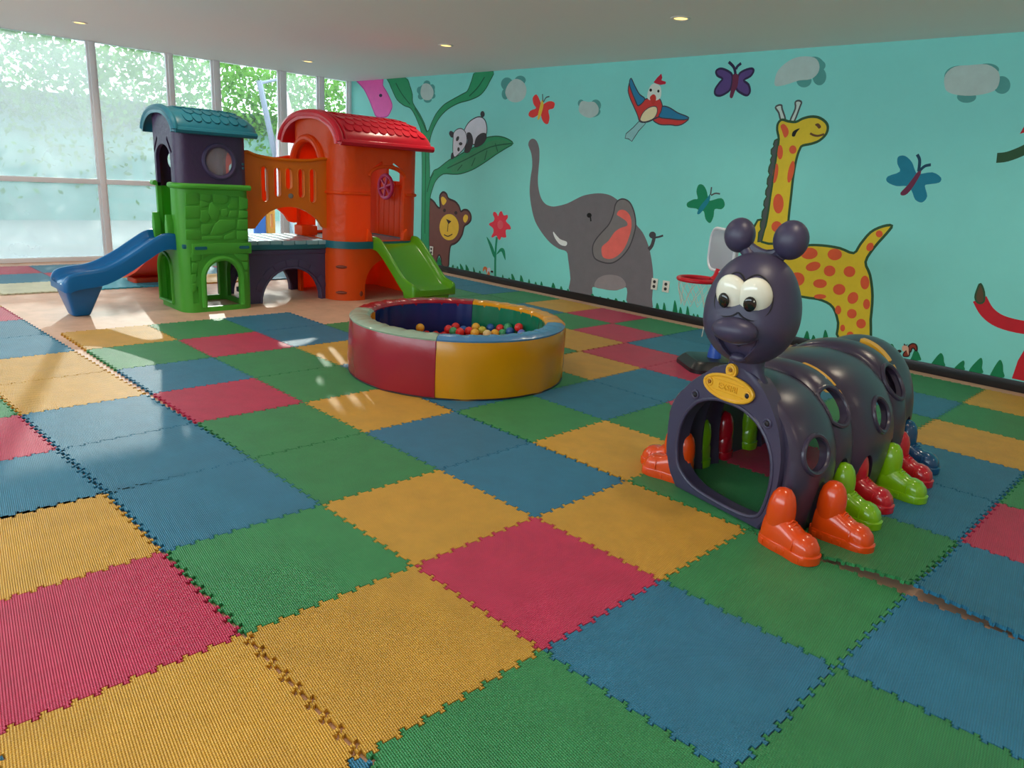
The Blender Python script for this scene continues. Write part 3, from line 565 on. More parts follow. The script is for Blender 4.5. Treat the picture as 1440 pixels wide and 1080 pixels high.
for a,(b0,s) in ROWS.items():
    for i,k in enumerate(s):
        if k=='_': continue
        b=b0+i; dx=dy=0; r=random.uniform(-.0015,.0015)
        if b>=1 and a>=-3: dy+=.011
        if b>=1 and a>=2: dx+=.010
        if b>=5 and a<=-8: dy-=.033
        if a<=-11: dx-=.02
        x,y=(a+.5)*T+dx,(b+.5)*T+dy
        if b<=-2 and a<=-3:       # this run of mats was laid slightly askew
            q=.03; px_,py_=x+2*T,y+T; x=-2*T+px_*math.cos(q)-py_*math.sin(q); y=-T+px_*math.sin(q)+py_*math.cos(q)-(.012 if b<=-3 else 0); r=q
        elif b<=-3: y-=.012
        if (a,b) in ((1,1),(2,1)):      # the two mats that curl up at the seam
            bm=mat_mesh(); fixn(bm)
            for ax in (0,1):
                for q in range(1,8):
                    cpt=[0,0,0]; cpt[ax]=-T/2+T*q/8; nv=[0,0,0]; nv[ax]=1
                    bmesh.ops.bisect_plane(bm,geom=bm.verts[:]+bm.edges[:]+bm.faces[:],plane_co=cpt,plane_no=nv)
            for v in bm.verts: v.co.z+=hump(v.co.x+x,v.co.y+y)
            m2=bpy.data.meshes.new('foam_tile'); bm.to_mesh(m2); bm.free(); m2.materials.append(MC[k]); place_tile(m2,k,x,y,0)
        else: place_tile(me,k,x,y,r)
# ---------------------------------------------------------------- wall painting
PC=dict(egrey=(118,112,116),ebelly=(150,140,142),eear=(128,122,122),edark=(74,70,74),epink=(240,110,100),white=(235,235,232),black=(18,16,18),
gyel=(226,196,44),gout=(44,84,52),gspot=(226,92,52),gmane=(78,84,84),gwhite=(205,222,214),gbrown=(110,70,38),gmaned=(96,74,48),
pred=(216,62,58),pblue=(38,128,170),pcream=(242,226,180),pwhite=(222,232,222),pbeak=(206,56,46),pcrest=(196,30,58),ptail=(150,205,205),pdark=(62,66,76),
bpur=(92,66,130),bpurd=(48,36,74),bmar=(112,40,72),bred=(236,64,60),byel=(240,196,60),bgrn=(12,136,92),bteal=(16,130,150),bblu=(14,128,156),bteald=(20,70,96),
cwhite=(186,206,202),cteal=(84,160,154),fred=(240,58,78),fpink=(238,92,104),fgrn=(20,146,104),brown=(122,76,68),bdark=(62,40,42),ggrass=(12,128,80),
sgrn=(48,156,106),sdark=(30,98,70),sleaf=(66,150,104),pawhite=(222,222,234),padark=(60,54,60),pink=(246,104,190),pinkd=(206,70,160),rred=(198,24,40),
sqred=(140,52,34),sqdark=(48,28,22),sqtan=(222,176,150),sqor=(214,120,70))
PM={}
for k,c in PC.items(): PM[k]=mat('paint_'+k,c,.6,spec=.3,var=.06,vscale=9)
def flatpoly(pts,ly):
    bm=NB(); y=YW-.0006*(ly+1)
    q=[]
    for x,z in pts:
        z=min(z,H-.002)
        if not q or (abs(q[-1][0]-x)+abs(q[-1][1]-z))>1e-4: q.append((x,z))
    f=bm.faces.new([bm.verts.new((x,y,z)) for x,z in q])
    bm.normal_update()
    if f.normal.y>0: f.normal_flip()
    bmesh.ops.triangulate(bm,faces=[f]); return bm
def ribbon(bm,pts,w,ly,closed):
    y=YW-.0006*(ly+1); n=len(pts); V=[]
    for i in range(n):
        a=Vector(pts[i-1] if (closed or i) else pts[i]); c=Vector(pts[(i+1)%n] if (closed or i<n-1) else pts[i]); d=c-a
        if d.length<1e-6: d=Vector((1,0))
        d.normalize(); b=Vector(pts[i]); nn=Vector((-d.y,d.x))*w/2
        p,q=b+nn,b-nn
        V.append((bm.verts.new((p.x,y,min(p.y,H-.001))),bm.verts.new((q.x,y,min(q.y,H-.001)))))
    for i in range(n if closed else n-1):
        a,b=V[i],V[(i+1)%n]; bm.faces.new((a[0],b[0],b[1],a[1]))
    for f in bm.faces:
        f.normal_update()
        if f.normal.y>0: f.normal_flip()
    return bm
for name,label,items in MURAL:
    part=None
    if name=='painted_grass':
        part=thing(name,label,None,(-2.5,YW-.002,.1)); part.parent=wall_r; part.location=WP[part]-WP[wall_r]
    for k_,(nm,c,kind,ly,sm,ol,d) in enumerate(items):
        ly=ly+.04*(k_%12)      # coats of paint never share one plane
        pts=[tuple(float(v)/1000 for v in q.split(',')) for q in d.split()]
        if kind=='P':
            if sm: pts=smoothpts(pts,True,3)
            bm=flatpoly(pts,ly)
            par=wall_r if part is None else part
            o=obj(name if part is None else nm,bm,PM[c],par,flat=True,label=label if part is None else None)
            if part is None: part=o
            if ol:
                bm=ribbon(NB(),pts,ol[1]*.0022,ly+.5,True); obj('painted_outline',bm,PM[ol[0]],part,flat=True)
        else:
            pts=smoothpts(pts,False,4); bm=ribbon(NB(),pts,sm*.0016,ly,False)
            if part is None:
                part=obj(name,bm,PM[c],wall_r,flat=True,label=label)
            else: obj(nm,bm,PM[c],part,flat=True)
# ---------------------------------------------------------------- ceiling downlights
M_trim=mat('lamp_trim',(225,222,214),.4); M_lens=mat('lamp_lens',(120,100,60),.4,emit=((255,214,120),1.5))
def downlight(x,y,label,group=None):
    t=thing('downlight',label,'ceiling light',(x,y,H),group)
    lathe_b=NB(); lathe(lathe_b,[(.052,-.003),(.058,-.008),(.072,-.006),(.076,0),(.05,.0)],(x,y,H),28); obj('trim_ring',fixn(lathe_b),M_trim,t)
    b=NB(); lathe(b,[(0,-.004),(.05,-.004),(.05,0),(0,0)],(x,y,H),24); obj('lens',fixn(b),M_lens,t)
    l=bpy.data.lights.new('downlight_lamp','SPOT'); l.energy=LAMP_W; l.color=(1,.86,.66); l.spot_size=math.radians(150); l.spot_blend=.8; l.shadow_soft_size=.05
    o=bpy.data.objects.new('downlight_lamp',l); COL.objects.link(o); o.parent=t; o.location=(0,0,-.02)
DL={(-7.1,.49):'small round warm downlight in ceiling nearest the window wall',(-7.1,3.06):'small round warm downlight in ceiling above the orange bridge rail',(-4.4,3.06):'round warm downlight in ceiling above the red roof front',(-1.64,3.06):'round warm downlight in ceiling above the painted bird'}
for x in (-7.1,-4.4,-1.64,1.05,3.75):
    for y in (-2.08,.49,3.06):
        if (x,y) in DL: downlight(x,y,DL[(x,y)],'recessed ceiling downlights')
        else: downlight(x,y,'round recessed ceiling downlight outside the view','recessed ceiling downlights')
# ---------------------------------------------------------------- outlets on the painted wall
M_out=mat('outlet_plastic',(226,222,208),.4); M_hole=mat('outlet_hole',(40,36,34),.5)
for (x,z,label,w) in ((-6.38,.25,'white wall outlet at the painted bear leg',.075),(-2.60,.325,'white wall outlet at the painted elephant foot, left one of two',.08),(-2.455,.32,'white wall outlet beside the elephant, right one of two',.085)):
    t=thing('wall_outlet',label,'outlet',(x,YW,z-.06))
    b=NB(); box(b,x-w/2,x+w/2,YW-.009,YW-.002,z-.06,z+.06,.003); obj('plate',b,M_out,t)
    for dz in (-.025,.025):
        b=NB(); lathe(b,[(0,0),(.017,0),(.017,.004),(0,.004)],(0,0,0),16,M=Matrix.Translation((x,YW-.013,z+dz))@Matrix.Rotation(-PI/2,4,'X')); obj('socket',fixn(b),M_hole,t)
# ---------------------------------------------------------------- outside the windows
M_patio=mat('patio_paving',(150,150,144),.8,var=.06,vscale=2)
M_bwall=mat('garden_wall',(112,148,138),.8,var=.14,vscale=2)
tag(obj('ground',box(NB(),-17,XW-.1,-9,13,-.2,-.03),M_patio,flat=True),kind='structure')
tag(obj('wall_garden',box(NB(),-14.8,-14.6,-9,13,-.03,2.3),M_bwall,flat=True),kind='structure')
bm=NB(); rr=random.Random(3)
def leaf(bm,c,s,mi):
    a=Vector((rr.gauss(0,1),rr.gauss(0,1),rr.gauss(0,1))).normalized(); b=a.orthogonal().normalized()
    b=(Matrix.Rotation(rr.uniform(0,6.28),3,a)@b); d=a.cross(b)
    f=bm.faces.new([bm.verts.new(c+b*s),bm.verts.new(c+d*s*.5+b*s*.1),bm.verts.new(c-b*s*.8),bm.verts.new(c-d*s*.5+b*s*.1)]); f.material_index=mi
for i in range(15000):
    y=rr.uniform(-4,12); top=3.38+.14*math.sin(y*1.7)+.08*math.sin(y*4.1); z=1.85+(top-1.85)*rr.random()**.9
    leaf(bm,Vector((rr.uniform(-14.75,-14.1),y,z)),rr.uniform(.055,.1),rr.choice((0,0,1,2)))
for i in range(3500):
    y=rr.uniform(-4,12); z=2.3-abs(rr.gauss(0,.7))
    if z>0: leaf(bm,Vector((-14.57+rr.uniform(0,.12),y,z)),rr.uniform(.05,.09),rr.choice((0,1,2)))
hl=[mat('leaf_a',(96,146,50),.5,trans=.5),mat('leaf_b',(58,102,40),.5,trans=.45),mat('leaf_c',(140,170,80),.5,trans=.5)]
tag(obj('hedge',bm,hl,flat=True),'leafy green hedge growing over the garden wall outside','hedge',kind='stuff')
# closed parasol outside
M_cloth=mat('parasol_cloth',(226,206,210),.8,trans=.35); M_mast=mat('grey_mast',(118,124,140),.4)
px,py=-10.6,4.62
t=thing('closed_parasol','closed pale pink parasol with leaning grey mast outside the window','parasol',(px,py,-.03))
b=NB(); rings=[]
for k,(z,r) in enumerate(((.75,.19),(.9,.2),(1.2,.185),(1.6,.155),(2.0,.115),(2.3,.075),(2.5,.03))):
    rings.append([Vector((px+math.cos(2*PI*i/24)*r*(1+.22*(i%2)*(1 if z<2.4 else 0)),py+math.sin(2*PI*i/24)*r*(1+.22*(i%2)),z)) for i in range(24)])
loft(b,rings); obj('canopy',fixn(b),M_cloth,t,ang=60)
b=NB(); tube(b,[(px,py,-.03),(px,py,2.56)],.022,10); obj('pole',b,M_mast,t)
b=NB(); tube(b,[(px-.05,py+.12,-.03),(px-.1,py-.42,2.62)],[.055,.05],8); obj('mast',b,M_mast,t)
b=NB(); box(b,px-.4,px+.3,py-.3,py+.4,-.03,.05,.02); obj('base',b,M_mast,t)
b=NB(); tube(b,[(px-.1,py-.4,2.58),(px-.02,py-.1,2.68),(px,py,2.54)],.025,8); obj('arm',b,M_mast,t)
# play panel outside, blue board and yellow post
t=thing('play_panel','blue and yellow plastic play panel outside behind the bridge','play panel',(-9.35,3.5,-.03))
b=NB(); box(b,-9.37,-9.33,3.36,3.56,-.03,.62,.015); obj('board',b,mat('panel_blue',(50,120,215),.4,trans=.2),t)
my=mat('panel_yellow',(238,160,20),.4,trans=.2)
yp=cut(box(NB(),-9.39,-9.31,3.57,3.71,-.03,.7,.015),[prism(NB(),capsule(3.645,.3,.52,.022),'x',-9.5,-9.2)]); obj('post',yp,my,t)
# ---------------------------------------------------------------- playset: two towers, bridge, slides
PL=dict(green=mat('plastic_green',(98,192,68),.36,trans=.42),dkteal=mat('plastic_teal',(24,98,112),.35,trans=.05),purple=mat('plastic_purple',(68,46,82),.42,trans=.04,bump=('noise',26,.25)),
 purple2=mat('plastic_purple_plain',(70,58,92),.42,trans=.04),roofblue=mat('plastic_roof_blue',(34,112,132),.35,trans=.04),
 orange=mat('plastic_orange',(250,98,24),.36,trans=.5,bump=('noise',15,.5)),orange2=mat('plastic_orange_plain',(252,100,26),.36,trans=.5),amber=mat('plastic_amber',(236,124,14),.36,trans=.25),
 red=mat('plastic_red',(206,20,44),.28,trans=.06),blue=mat('plastic_blue',(0,98,158),.28,trans=.06),lime=mat('plastic_lime',(84,150,24),.26,trans=.08),
 pink=mat('plastic_pink',(212,66,128),.35),deck=mat('deck_plank',(132,168,176),.22),slide2=mat('plastic_slide_orange',(240,76,36),.32,trans=.15),
 bubble=None,grey=mat('badge_grey',(128,118,112),.5))
gb=bpy.data.materials.new('clear_bubble'); gb.use_nodes=True; n_=gb.node_tree.nodes; L_=gb.node_tree.links
tr_=n_.new('ShaderNodeBsdfTransparent'); tr_.inputs[0].default_value=(.86,.84,.86,1); mx_=n_.new('ShaderNodeMixShader'); mx_.inputs[0].default_value=.3
n_['Principled BSDF'].inputs['Base Color'].default_value=lin((206,190,196)); n_['Principled BSDF'].inputs['Roughness'].default_value=.15
L_.new(tr_.outputs[0],mx_.inputs[1]); L_.new(n_['Principled BSDF'].outputs[0],mx_.inputs[2]); L_.new(mx_.outputs[0],n_['Material Output'].inputs[0])
play=thing('playset','plastic playset of green and orange towers with bridge and two slides','playset',(-4.95,1.7,FZ))
def bead(path,r=.016,n=8,closed=False): 
    b=NB(); tube(b,path,r,n,closed); return fixn(b)
def join(a,b):
    me_=bpy.data.meshes.new('j'); b.to_mesh(me_); b.free(); a.from_mesh(me_); bpy.data.meshes.remove(me_); return a
def addmesh(me_,*bms):
    b=NB(); b.from_mesh(me_)
    for q in bms: join(b,q)
    return b
# --- green tower walls
GX0,GX1,GY0,GY1=-5.33,-4.72,.455,1.10
out=rrect(GX0,GX1,GY0,GY1,.11,6)
base=ring_wall(NB(),out,.035,FZ,1.09,[FZ,.3,.59,.85,1.09])
def cx(pts,x0,x1): return prism(NB(),pts,'x',x0,x1)
def cy(pts,y0,y1): return prism(NB(),pts,'y',y0,y1)
low=cut(base,[cx(arch(.655,.965,.03,.44),-4.9,-4.6),cx(arch(.87,1.02,.03,.40),-5.5,-5.2),cy(arch(-5.265,-4.99,.04,.46),.3,.6),cy([(-5.20,.6),(-4.90,.6),(-4.90,1.2),(-5.20,1.2)],.3,.6),
 cy(arch(-5.22,-4.83,.03,.44),1.0,1.2),cy([(-5.2,.6),(-4.85,.6),(-4.85,1.2),(-5.2,1.2)],1.0,1.2),
 cx([(.525,.31),(.575,.31),(.575,.48),(.525,.48)],-4.735,-4.6),cx([(.53,.07),(.58,.07),(.58,.22),(.53,.22)],-4.735,-4.6)])
wall=obj('tower_wall',low,PL['green'],play,ang=40)
obj('parapet_bead',bead([(GX1+.006,y,1.085) for y in (1.09,1.0,.8,.6,.52)]+[(GX1-.01,.475,1.085),(GX1-.05,.45,1.085),(GX1-.10,.447,1.085),(-4.89,.447,1.085)],.024,10),PL['green'],wall)
obj('parapet_bead',bead([(-5.21,.445,1.085),(-5.30,.452,1.085),(-5.335,.5,1.085)],.022,8),PL['green'],wall)
def archtrim(pts_fn,r,axis,d):
    pts=pts_fn; f=AX[axis]; return bead([f(a,c,d) for a,c in pts],r,8)
A1=arch(.63,.99,.03,.465)[1:]+[(.63,.03)]
obj('arch_trim',archtrim(A1,.024,'x',-4.718),PL['green'],wall)
A1=arch(-5.28,-4.975,.04,.475)[1:]+[(-5.28,.04)]
obj('arch_trim',archtrim(A1+[A1[0]],.018,'y',.455),PL['green'],wall)
b=NB(); box(b,GX1-.01,GX1+.012,.54,1.085,.50,.60,.012); obj('front_band',b,PL['green'],wall)
for y0,y1 in ((.56,.67),(.965,1.06)):
    b=NB(); prism(b,[(y0+.02*(.0 if False else 0)+p,q) for p,q in rrect(0,y1-y0,.545,.572,.0125,4)],'x',-4.715,-4.704); obj('deck_tab',fixn(b),PL['dkteal'],wall)
for s in STONES.split('|'):
    pts=[tuple(int(v)/1000 for v in q.split(',')) for q in s.split()]
    b=NB(); prism(b,pts,'x',GX1-.004,GX1+.007,bev=.005); obj('stone',fixn(b),PL['green'],wall,ang=60)
for x0,x1 in ((-4.925,-4.885),(-5.225,-5.185)):      # posts beside the slide opening
    b=NB(); prism(b,[(x0-.012,.60),(x1+.012,.60),(x1+.012,.74),((x0+x1)/2+.01,.83),((x0+x1)/2-.01,.83),(x0-.012,.74)],'y',.40,.46,bev=.012); obj('slide_post',fixn(b),PL['green'],wall)
b=NB(); box(b,GX0+.02,GX1-.02,GY0+.02,GY1-.02,.55,.59,.01); obj('tower_deck',b,PL['dkteal'],play)
# --- roofs
def roofprofile(cx_,a,z0,h,p=1.0,k=20):
    out=[]
    for i in range(k+1):
        t=PI*i/k; c=math.cos(t); s=math.sin(t)
        out.append((cx_+a*(abs(c)**.85)*(1 if c>=0 else -1),z0+h*s**1.15))
    return out
def roof(name,cx_,a,z0,h,y0,y1,m,rim,rows,cols,band=False):
    prof=lambda sc,hz,dz=0:[(x,z) for x,z in roofprofile(cx_,a*sc,z0+dz,h*hz)]
    st=[(y0,.93,.86),(y0+.012,.98,.95),(y0+.04,1,1),(y0+.1,1,1),((y0+y1)/2,1,1.02),(y1-.2,1,.99),(y1-.1,.99,.93),(y1-.04,.96,.8),(y1-.01,.92,.68),(y1,.86,.6)]
    rings=[]
    for y,sc,hz in st:
        o=prof(sc,hz); i=[(cx_+(x-cx_)*.93,z-.035) for x,z in o]
        ring=[(x,y,z) for x,z in o]+[(cx_-a*sc*1.0,y,z0-.03)]+[(x,y,z) for x,z in i[::-1]]+[(cx_+a*sc,y,z0-.03)]
        rings.append(ring)
    b=NB(); loft(b,rings); r=obj(name,fixn(b),m,play,ang=50)
    b=NB(); 
    tube(b,[(x,y0+.02,z-.01) for x,z in prof(1.0,.97)],rim,8); obj('gable_rim',fixn(b),m,r)
    b=NB(); tube(b,[(cx_+a*.985,y,z0-.012) for y in (y0+.02,(y0+y1)/2,y1-.06,y1-.02)],rim*.95,8); obj('eave_rim',fixn(b),m,r)
    if band:
        b=NB(); tube(b,[(x,y0+.075,z+.002) for x,z in prof(1.0,1.0)],.016,8); obj('rib',fixn(b),m,r)
    P=prof(1,1,.0)
    def surf(t,y):   # t 0..1 from front eave to ridge and over
        i=t*20; k=min(int(i),19); f=i-k
        x=P[k][0]*(1-f)+P[k+1][0]*f; z=P[k][1]*(1-f)+P[k+1][1]*f
        hz=1.0 if y<y1-.25 else 1-.2*((y-(y1-.25))/.25)**2
        n=Vector((-(P[k+1][1]-P[k][1]),0,(P[k+1][0]-P[k][0]))); n=-n if n.z<0 else n
        return Vector((x,y,z0+(z-z0)*hz)),n.normalized()
    dt=(.50-.13)/rows
    for rr_ in range(rows):
        tb=.13+rr_*dt; dy=(y1-y0-.2)/cols
        for c in range(cols-(rr_%2)):
            yc=y0+.11+dy*(c+.5+.5*(rr_%2)); sh=[]
            for k in range(7):
                a_=PI+PI*k/6; sh.append((yc+dy*.47*math.cos(a_),tb+dt*.45+dt*.5*math.sin(a_)))
            sh+=[(yc+dy*.47,tb+dt*1.0),(yc-dy*.47,tb+dt*1.0)]
            b=NB(); A=[];B=[]
            for j,(y,t) in enumerate(sh):
                p,n=surf(t,y); lift=.011 if j<7 else .003
                A.append(b.verts.new(p-n*.004)); B.append(b.verts.new(p+n*lift))
            N=len(sh); b.faces.new(B); [b.faces.new((A[j],A[(j+1)%N],B[(j+1)%N],B[j])) for j in range(N)]
            obj('shingle',fixn(b),m,r,ang=30)
    return r
# --- purple cabin on the green tower
pr=roofprofile(-5.02,.345,1.545,.20)
cab=ring_wall(NB(),rrect(GX0+.01,GX1-.008,GY0+.008,GY1-.008,.10,6),.03,1.06,1.80)
gx=-5.02
oval=lambda yc,zc,r:[(yc+r*math.cos(2*PI*i/24),zc+r*math.sin(2*PI*i/24)) for i in range(24)]
cabm=cut(cab,[prism(NB(),[(x,z) for x,z in [(-4.6,.9)]+[(x-.0,z-.01) for x,z in roofprofile(-5.02,.35,1.54,.185)]+[(-5.5,.9)]],'y',.2,1.4)],'INTERSECT')
bmc=NB(); bmc.from_mesh(cabm)
cabm=cut(bmc,[cx(oval(.825,1.30,.125),-4.9,-4.6),cx(oval(.70,1.285,.105),-5.5,-5.2),cy([(-5.20,1.0),(-4.875,1.0),(-4.875,1.22)]+[(-4.875-.1625*(1-math.cos(PI*i/12)),1.30+.12*math.sin(PI*i/12)) for i in range(13)]+[(-5.20,1.22)],.3,.62),
 cy(arch(-5.2,-4.86,1.0,1.44),1.0,1.2),
 cy([(-5.245,1.36),(-5.225,1.34),(-5.135,1.46),(-5.15,1.485)],.3,.6),cy([(-4.83,1.36),(-4.85,1.34),(-4.94,1.46),(-4.925,1.485)],.3,.6)])
cabin=obj('cabin_wall',cabm,PL['purple'],play,ang=40)
b=NB(); tube(b,[(-4.726,.825+.137*math.cos(2*PI*i/28),1.30+.137*math.sin(2*PI*i/28)) for i in range(28)],.02,8,True); obj('window_ring',fixn(b),PL['purple2'],cabin)
b=NB(); ell(b,(-4.742,.825,1.30),(.03,.127,.127),20,10); obj('bubble_window',fixn(b),gb,cabin)
b=NB(); tube(b,[(-5.33,0.70+.112*math.cos(2*PI*i/24),1.285+.112*math.sin(2*PI*i/24)) for i in range(24)],.014,6,True); obj('window_ring',fixn(b),PL['purple2'],cabin)
for z in (1.29,1.255):
    b=NB(); ell(b,(-4.722,1.035,z),(.008,.011,.011),10,6); obj('bolt',fixn(b),PL['dkteal'],cabin)
roof('tower_roof',-5.02,.36,1.55,.18,.415,1.165,PL['roofblue'],.028,3,7)
# --- bridge
deckb=NB(); box(deckb,-5.62,-4.885,1.10,2.02,.505,.556,.008); deck=obj('bridge_deck',deckb,PL['dkteal'],play)
rnd=random.Random(5)
for i in range(7):
    y0=1.108+i*.1285; b=NB(); box(b,-5.62+rnd.uniform(0,.01),-4.872-rnd.uniform(0,.02),y0,y0+.122,.548,.592,.010); obj('plank',b,PL['deck'],deck)
def archpanel(x,m,y0=1.13,y1=2.03):
    b=NB(); prism(b,[(y0,FZ),(y1,FZ),(y1,.505),(y0,.505)],'x',x-.03,x+.03)
    me_=cut(b,[cx(arch(1.27,1.92,-.1,.325,18,.33),x-.2,x+.2)])
    p=obj('bridge_arch',me_,m,play,ang=30)
    for i in range(7):
        a0=PI*(.10+.8*i/7)+.015; a1=PI*(.10+.8*(i+1)/7)-.015
        q=lambda a,r:(1.595+(.325+r)*math.cos(a),FZ+.0+(.33+r)*math.sin(a)+.0)
        b=NB(); prism(b,[q(a0,.022),q(a0,.085),q((a0+a1)/2,.09),q(a1,.085),q(a1,.022),q((a0+a1)/2,.022)],'x',x+.024,x+.037,bev=.005); obj('voussoir',fixn(b),m,p)
    b=bead([(x+.03,1.595+.333*math.cos(PI*i/18),FZ+.336*math.sin(PI*i/18)) for i in range(19)],.013,6); obj('arch_trim',b,m,p)
    b=NB(); box(b,x+.02,x+.04,y0+.01,y1-.01,.455,.5,.008); obj('lintel',b,m,p)
    return p
archpanel(-4.94,PL['purple2']); archpanel(-5.57,PL['purple2'])
for z in (.1,.33):     # couplers to the tower
    b=NB(); box(b,-5.02,-4.96,1.985,2.06,z,z+.05,.01); box(b,-5.02,-4.96,1.06,1.14,z,z+.05,.01); obj('coupler',b,PL['purple2'],play)
def railing(x,m,name='bridge_railing'):
    top=[(1.125,1.395),(1.16,1.40),(1.24,1.375),(1.4,1.355),(1.6,1.35),(1.8,1.36),(1.93,1.385),(2.03,1.385)]
    bot=[(2.045,.71),(1.94,.715),(1.88,.79),(1.78,.86),(1.66,.905),(1.53,.915),(1.40,.885),(1.30,.82),(1.22,.73),(1.20,.71),(1.13,.71)]
    b=NB(); prism(b,smoothpts(top,False,3)+smoothpts(bot,False,3),'x',x-.022,x+.022)
    sl=[(1.315,.955,1.285),(1.445,1.0,1.28),(1.565,1.075,1.28),(1.695,1.0,1.28),(1.82,.955,1.285)]
    me_=cut(b,[cx(capsule(y,a,c,.033),x-.1,x+.1) for y,a,c in sl]); r=obj(name,me_,m,play,ang=30)
    for y,a,c in sl:
        pts=capsule(y,a,c,.036); obj('slot_rim',bead([(x+.022,p,q) for p,q in pts],.006,6,True),m,r)
    b=bead([(x+.02,p,q) for p,q in smoothpts(top,False,3)],.016,8); obj('top_rim',b,m,r)
    return r
r1=railing(-4.9,PL['amber']); railing(-5.58,PL['orange2'])
b=NB(); ell(b,(-4.876,1.58,1.02),(.006,.028,.025),14,6); obj('badge',fixn(b),PL['grey'],r1)
b=NB(); box(b,-5.47,-5.30,1.93,2.12,.595,.70,.02); obj('railing_foot',b,PL['orange2'],play)
# --- orange tower
OX0,OX1,OY0,OY1=-5.66,-4.66,1.97,3.03
oo=rrect(OX0,OX1,OY0,OY1,.24,8)
base=ring_wall(NB(),oo,.035,FZ,.525,[FZ,.25,.525])
lowm=cut(base,[cx(arch(2.29,2.87,-.1,.41,16),-4.9,-4.5),cy(arch(-5.42,-5.0,-.1,.41,16),1.8,2.1)])
lw=obj('tower_base',lowm,PL['orange2'],play,ang=40)
for y,x,z in ((2.06,-4.755,.335),(2.06,-4.755,.07)):
    b=NB(); ell(b,(-4.722,2.045,z),(.012,.06,.017),14,6,Matrix.Rotation(math.radians(-42),4,'Z')); obj('slot_recess',fixn(b),mat('slot_brown',(120,44,16),.5),lw)
b=NB(); ell(b,(-4.662,2.245,.055),(.01,.02,.03),12,6); obj('slot_recess',fixn(b),mat('slot_brown',(120,44,16),.5),lw)
bd=ring_wall(NB(),rrect(OX0-.012,OX1+.012,OY0-.012,OY1+.012,.25,8),.06,.52,.592); bd2=fixn(bd); obj('tower_band',bd2,PL['dkteal'],play,ang=40)
b=NB(); prism(b,rrect(OX0+.03,OX1-.03,OY0+.03,OY1-.03,.22,6),'z',.545,.585); obj('tower_floor',fixn(b),PL['deck'],play)
up=ring_wall(NB(),oo,.035,.592,1.95,[.592,1.07,1.95])
upm=cut(up,[prism(NB(),[(-4.5,.4)]+[(x,z-.012) for x,z in roofprofile(-5.16,.545,1.555,.255)]+[(-5.8,.4)],'y',1.7,3.3)],'INTERSECT')
bmc=NB(); bmc.from_mesh(upm)
upm=cut(bmc,[cx([(2.35,.60),(2.77,.60)]+[(2.56+.21*math.cos(PI*i/12),1.24+.09*math.sin(PI*i/12)) for i in range(13)],-4.9,-4.5),
 cy(arch(-5.5,-4.96,.60,1.545,16),1.8,2.1),
 cx([(2.375,1.335),(2.395,1.315),(2.50,1.375),(2.485,1.40)],-4.9,-4.5),cx([(2.745,1.335),(2.725,1.315),(2.62,1.375),(2.635,1.40)],-4.9,-4.5),
 cy([(-5.3,1.2),(-5.05,1.2),(-5.05,1.38),(-5.18,1.44),(-5.3,1.38)],2.9,3.2),cx(arch(2.28,2.86,.62,1.50,16),-5.8,-5.5)])
uw=obj('tower_wall',upm,PL['orange'],play,ang=40)
A1=arch(-5.53,-4.93,.62,1.58,18); obj('arch_trim',bead([(x,1.965,z) for x,z in A1[2:-1]],.04,10),PL['orange'],uw)
A1=[(2.77,.63)]+[(2.56+.225*math.cos(PI*i/12),1.25+.10*math.sin(PI*i/12)) for i in range(13)]+[(2.35,.63)]
obj('door_trim',bead([(-4.655,y,z) for y,z in A1[1:-1]],.017,8),PL['orange'],uw)
# ledge bead around the front
led=[(x,y,1.07) for x,y in oo if x>-5.3]
i0=[i for i,p in enumerate(led)]
fr=[p for p in led]
seg=[p for p in rrect(OX0-.004,OX1+.006,OY0-.006,OY1+.006,.245,8)]
k9=len(seg)//4
f1=[(x,y,1.07) for x,y in seg[0:k9]]; obj('ledge',bead([(-4.93,OY0-.006,1.07)]+f1+[(OX1+.006,2.34,1.07)],.017,8),PL['orange'],uw)
f2=[(x,y,1.07) for x,y in seg[k9:2*k9]]; obj('ledge',bead([(OX1+.006,2.79,1.07)]+f2,.017,8),PL['orange'],uw)
# planks moulded on the inside of the far side wall, with the wheel
for i in range(7):
    x0=-5.52+i*.1; b=NB(); box(b,x0,x0+.094,OY1-.047,OY1-.034,.60,1.19-.03*abs(i-3),.004); obj('wall_plank',b,PL['orange2'],uw)
wy=2.93
b=NB(); tube(b,[(-5.22+.125*math.cos(2*PI*i/28),wy,1.135+.125*math.sin(2*PI*i/28)) for i in range(28)],.02,8,True); whl=obj('steering_wheel',fixn(b),PL['pink'],play)
for k in range(6):
    a=2*PI*k/6+.3; b=NB(); tube(b,[(-5.22+.02*math.cos(a),wy,1.135+.02*math.sin(a)),(-5.22+.12*math.cos(a),wy,1.135+.12*math.sin(a))],.014,6); obj('spoke',fixn(b),PL['pink'],whl)
b=NB(); ell(b,(-5.22,wy,1.135),(.035,.02,.035),14,8); obj('hub',fixn(b),PL['pink'],whl)
b=NB(); tube(b,[(-5.22,wy,1.135),(-5.22,OY1-.03,1.135)],.025,8); obj('axle',fixn(b),PL['pink'],whl)
roof('tower_roof',-5.16,.585,1.565,.275,1.925,3.10,PL['red'],.034,5,10,True)
for y in (2.33,2.78):
    b=NB(); prism(b,[(y-.03,.60),(y+.03,.60),(y+.02,.68),(y-.02,.72)] if y<2.5 else [(y-.03,.60),(y+.03,.60),(y+.02,.72),(y-.02,.68)],'x',-4.69,-4.63,bev=.008); obj('slide_stop',fixn(b),PL['orange2'],play)
